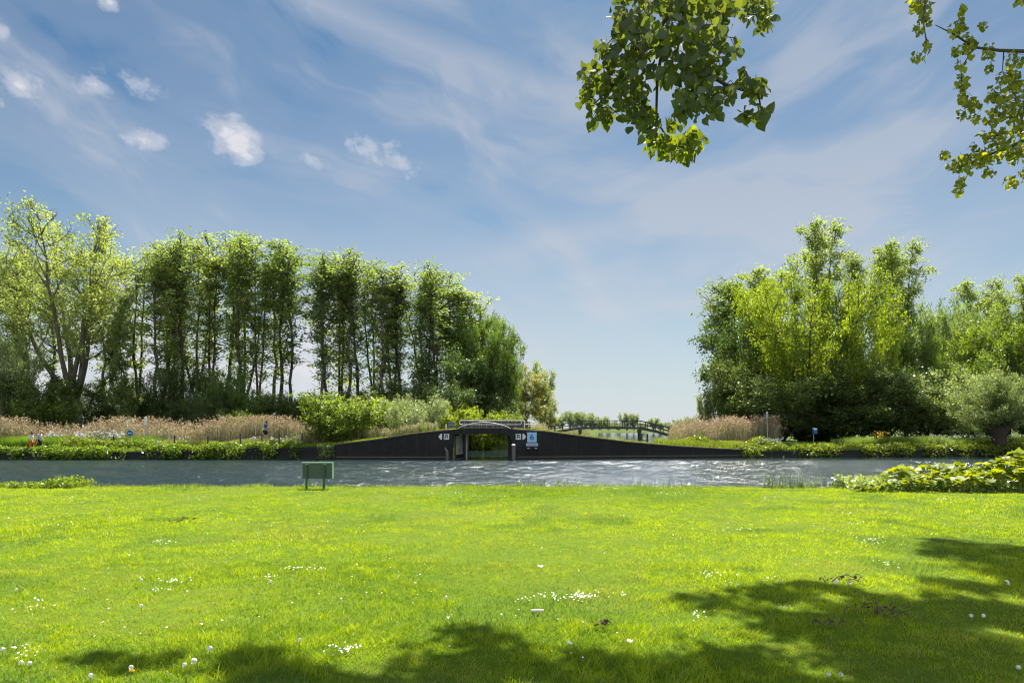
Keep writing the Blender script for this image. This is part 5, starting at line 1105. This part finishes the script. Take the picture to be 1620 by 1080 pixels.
TB = [[(1720, 70, 9.3, .03), (1640, 82, 9.1, 0), (1580, 80, 8.9, 0), (1540, 75, 8.7, 0), (1510, 55, 8.6, 0), (1480, 40, 8.5, 0)], [(1588, 82, 8.9, .008), (1586, 110, 9, 0), (1590, 130, 9, 0)], [(1720, 200, 9.3, .03), (1640, 215, 9.1, 0), (1590, 235, 9, 0), (1540, 255, 8.9, 0), (1500, 270, 8.8, 0)], [(1540, 75, 8.7, .008), (1520, 110, 8.6, 0), (1524, 160, 8.6, 0), (1530, 190, 8.6, 0)],
      [(1540, 255, 8.9, .006), (1520, 300, 8.8, 0)], [(1470, -40, 8.3, .012), (1460, 30, 8.2, 0), (1466, 70, 8.2, 0), (1453, 95, 8.2, 0)], [(1640, 82, 9.1, .014), (1620, 160, 9.1, 0), (1610, 260, 9, 0)], [(1540, 160, 8.7, .005), (1543, 190, 8.7, 0)], [(1510, 55, 8.6, .006), (1522, 12, 8.6, 0)]]
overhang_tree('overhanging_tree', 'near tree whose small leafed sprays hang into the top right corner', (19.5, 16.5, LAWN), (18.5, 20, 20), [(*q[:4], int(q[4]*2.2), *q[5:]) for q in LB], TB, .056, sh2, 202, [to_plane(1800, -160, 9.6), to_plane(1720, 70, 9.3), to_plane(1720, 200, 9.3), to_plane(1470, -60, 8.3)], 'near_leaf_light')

# ------------------------------------------------------------------ small things on the lawn
def on_lawn(px, py):
    g = 1.9*FP/(py-HZ); x = XP(px, g); return x, g, float(lawn_h(x, g))
def daisies():
    rs = np.random.RandomState(301); spots = [(915, 952, 30, 6, 70), (860, 952, 20, 5, 12), (830, 955, 14, 4, 8), (885, 955, 12, 4, 8), (985, 950, 16, 4, 6), (275, 926, 22, 4, 26), (250, 940, 20, 3, 14), (255, 860, 20, 3, 22), (480, 906, 28, 3, 34), (430, 920, 16, 4, 10), (205, 881, 8, 2, 8), (1130, 914, 22, 5, 24), (1375, 858, 24, 6, 34),
        (1405, 897, 14, 6, 12), (1165, 932, 20, 5, 12), (1210, 924, 12, 4, 8), (545, 1036, 26, 6, 26), (60, 965, 30, 10, 12), (30, 1040, 26, 12, 16), (1060, 782, 50, 3, 40), (960, 775, 30, 3, 40), (760, 788, 40, 4, 26), (1215, 790, 12, 3, 18), (1160, 842, 30, 5, 16), (1360, 832, 20, 3, 10), (700, 782, 40, 4, 30), (1490, 794, 14, 2, 20), (1340, 816, 8, 2, 10), (1245, 971, 12, 3, 10),
        (1110, 980, 18, 8, 10), (100, 830, 90, 16, 20), (400, 840, 140, 30, 40), (900, 850, 300, 50, 24), (1300, 850, 250, 40, 30), (300, 980, 260, 60, 24), (900, 1000, 260, 50, 12), (1085, 760+12, 30, 2, 14), (620, 930, 80, 30, 20), (140, 790, 80, 6, 20), (310, 791, 20, 3, 14)]
    C_ = []; 
    for cx, cy, rx, ry, n in spots:
        u = rs.normal(size=(n, 2))*.6; px = cx+u[:, 0]*rx; py = np.maximum(cy+u[:, 1]*ry, 770.5)
        for a, b in zip(px, py): C_.append(on_lawn(a, b))
    C_ = np.array(C_); n = len(C_); r = rs.uniform(.006, .010, n)*np.clip(C_[:, 1]/10, 1, 1.3); k = 10; V = []; F = []; h = rs.uniform(.045, .07, n); til = rs.normal(size=(n, 2))*.25; til[:, 1] -= .2
    ang = np.arange(k)*2*pi/k; ring = np.stack([np.cos(ang), np.sin(ang)], 1)
    V = np.zeros((n, k+1, 3)); V[:, 0] = C_+np.stack([0*h, 0*h, h+.002], 1)
    rr = r[:, None]*(1+.12*np.tile([1, -1], 5))[None]; V[:, 1:, 0] = C_[:, 0, None]+ring[None, :, 0]*rr; V[:, 1:, 1] = C_[:, 1, None]+ring[None, :, 1]*rr; V[:, 1:, 2] = (C_[:, 2]+h)[:, None]+ring[None, :, 0]*rr*til[:, 0, None]+ring[None, :, 1]*rr*(-til[:, 1, None])
    T = np.array([(0, 1+j, 1+(j+1) % k) for j in range(k)]); F = (T[None]+np.arange(n)[:, None, None]*(k+1)).reshape(-1, 3)
    o = np_mesh('daisies', V.reshape(-1, 3), [F], M['petal_white']); tag(o, 'white daisies scattered in patches over the lawn', 'flowers', kind='stuff')
    st = MB()
    yv = []; 
    for i in range(n):
        c = C_[i]; yv.append((c[0], c[1], c[2]+h[i]+.002))
    v, f = leaf_cards(np.array(yv), .006, rs, 1, 0, 0); np_mesh('yellow_centres', v, [f], M['petal_yellow'], o)
daisies()
def clock(px, py, label, group='dandelion clocks on the lawn', s=1.0, h=.13, yellow=False):
    x, y, z = on_lawn(px, py+ h*FP/ (1.9*FP/(py-HZ)) ); rs = np.random.RandomState(int(px)); e = empty('dandelion_clock' if not yellow else 'dandelion_flower', (x, y, z), rs.rand()*6, label, 'flower', group if not yellow else None)
    lx = rs.normal()*.02; MB().tube([(0, 0, 0), (lx*.4, 0, h*.6), (lx, 0, h)], .0022, 5).build('stem', M['stem'], e)
    if yellow:
        p = np.repeat(np.array([[lx, 0, h]]), 60, 0); a = rs.rand(60)*2*pi; el = rs.uniform(.1, 1.2, 60); d = np.stack([np.cos(a)*np.cos(el), np.sin(a)*np.cos(el), np.sin(el)], 1); b = np.cross(d, [0, 0, 1.]); V = np.stack([p, p+d*.018+b*.003, p+d*.024, p+d*.018-b*.003], 1).reshape(-1, 3); np_mesh('petals', V, [np.arange(240).reshape(-1, 4)], M['petal_yellow'], e)
    else:
        n = 110; d = rs.normal(size=(n, 3)); d /= np.linalg.norm(d, axis=1)[:, None]; p = np.array([lx, 0, h+.006])+d*.015*s; b = rs.normal(size=(n, 3)); b -= (b*d).sum(1)[:, None]*d; b /= np.linalg.norm(b, axis=1)[:, None]; c = np.cross(d, b); w = .0034*s
        V = np.stack([p+b*w, p+c*w, p-b*w, p-c*w], 1).reshape(-1, 3); np_mesh('seed_head', V, [np.arange(4*n).reshape(-1, 4)], M['petal_white'], e)
CL = [(23, 934, 'dandelion clock at the left edge halfway down the lawn'), (5, 1030, 'dandelion clock in the lower left corner'), (34, 1051, 'left dandelion clock of a pair near the lower left corner'), (48, 1052, 'right dandelion clock of a pair near the lower left corner'), (142, 1069, 'dandelion clock at the bottom edge left of the yellow dandelion'),
      (206, 1058, 'dandelion clock just above the yellow dandelion'), (293, 1053, 'dandelion clock at the edge of the left shadow patch'), (312, 1046, 'large dandelion clock in the left shadow patch'), (331, 1029, 'dandelion clock above the large one at left'), (225, 959, 'dandelion clock left of the lawn centre'), (474, 1014, 'dandelion clock above the middle shadow'),
      (428, 921, 'dandelion clock beside the small daisy row'), (225, 918, 'small dandelion clock left of the daisies'), (707, 946, 'small dandelion clock left of the daisy patch'), (1309, 1069, 'left dandelion clock of the pair at the bottom right'), (1327, 1071, 'right dandelion clock of the pair at the bottom right'), (1612, 1059, 'dandelion clock in the lower right corner'),
      (1533, 976, 'left tall dandelion clock in the right shadow'), (1555, 977, 'right tall dandelion clock in the right shadow'), (1593, 924, 'white dandelion clock near the right edge'), (1306, 837, 'first dandelion clock of three in the far right lawn'), (1328, 841, 'last dandelion clock of three in the far right lawn'), (1238, 922, 'dandelion clock above the right shadow'), (1421, 900, 'dandelion clock right of the centre daisies')]
for px, py, lb in CL: clock(px, py, lb, s=1.5 if 'large' in lb else 1.1, h=.09 if py < 950 else .13)
clock(215, 1061, 'yellow dandelion flower at the bottom left of the lawn', yellow=True, h=.07)
def curled(name, px, py, L, r, rz, label, cat, m='bone_paper', bend=.3, zup=.045, k=8):
    x, y, z = on_lawn(px, py); e = empty(name, (x, y, z+zup), rz, label, cat); MB().tube([(-L/2, 0, 0), (-L/4, 0, bend*L*.25), (0, 0, bend*L*.35), (L/4, 0, bend*L*.25), (L/2, 0, 0)], [r*.8, r, r*1.05, r, r*.75], k).build('body', M[m], e, smooth=True); return e
def scrap(name, px, py, L, W, rz, label, tilt=.3):
    """a bent piece of paper or plastic with real thickness"""
    x, y, z = on_lawn(px, py); e = empty(name, (x, y, z+.05), rz, label, 'litter'); rs = np.random.RandomState(int(px)); mb = MB(); n = 6; vs = []; fs = []; L *= .75; W *= .75
    for i in range(n):
        u = i/(n-1)-.5; w = W*(.6+.5*cos(u*2.6))*rs.uniform(.85, 1.1); zz = .35*L*(u*u)*2+rs.normal()*.003; vs += [(u*L, -w/2, zz-tilt*W/2), (u*L, w/2, zz+tilt*W/2), (u*L, w/2, zz+tilt*W/2+.002), (u*L, -w/2, zz-tilt*W/2+.002)]
        if i:
            for j in range(4): fs.append((4*i-4+j, 4*i-4+(j+1) % 4, 4*i+(j+1) % 4, 4*i+j))
    fs += [(0, 1, 2, 3), tuple(4*(n-1)+j for j in (3, 2, 1, 0))]; mb.add(vs, fs).build('sheet', M['bone_paper'], e)
curled('paper_roll', 850, 974, .13, .016, .05, 'white rolled paper tube lying below the daisy patch', 'litter', bend=0)
scrap('paper_scrap', 903, 1027, .09, .035, -.9, 'curved white scrap below and right of the paper tube'); scrap('paper_scrap', 997, 1024, .07, .045, -.5, 'pale crumpled scrap right of the curved one'); scrap('paper_scrap', 709, 986, .035, .035, .3, 'small square white scrap left of centre'); scrap('paper_scrap', 921, 993, .05, .035, 1.2, 'upright white scrap under the daisies'); scrap('paper_scrap', 1593, 926, .06, .05, .2, 'white scrap near the right edge of the lawn'); scrap('paper_scrap', 855, 902, .10, .05, .2, 'white flecked scrap above the daisy patch'); scrap('paper_scrap', 1322, 928, .10, .06, .4, 'pale torn scrap among the twigs by the right shadow'); scrap('paper_scrap', 1345, 930, .08, .04, -.4, 'pale bark scrap at the right of the upper twig pile')
def twigs(px, py, n, spread, L, label, seed, leafy_=True):
    rs = np.random.RandomState(seed); x, y, z = on_lawn(px, py); e = empty('twig_pile', (x, y, z), 0, label, 'twigs')
    for k in range(n):
        mb = MB(); a = rs.rand()*pi; c = Vector((rs.normal()*spread, rs.normal()*spread*.6, .05+rs.rand()*.03)); l = L*rs.uniform(.4, 1); d = Vector((cos(a), sin(a)*.8, rs.uniform(-.1, .35)))*l/2; mb.tube([c-d, c+Vector((0, 0, .02)), c+d], [.007, .006, .003], 5).build('twig', M['dead_wood'], e)
    if leafy_:
        p = rs.normal(size=(n*3, 3))*np.array([spread, spread*.6, .012])+np.array([0, 0, .06]); V, F = leaf_cards(p, .05, rs, .7, 0, .2); np_mesh('dead_leaves', V, [F], M['dead_wood'], e)
twigs(285, 827, 6, .12, .26, 'dark twig lying on the left side of the lawn', 5); twigs(1330, 924, 7, .14, .22, 'upper twig pile at the edge of the right shadow', 6); twigs(1395, 975, 11, .15, .2, 'dark twig pile inside the right shadow', 7); twigs(1315, 995, 5, .09, .14, 'few dark twigs left of the shaded twig pile', 8); twigs(957, 996, 4, .03, .07, 'tiny dark cone like debris right of the white scraps', 9)
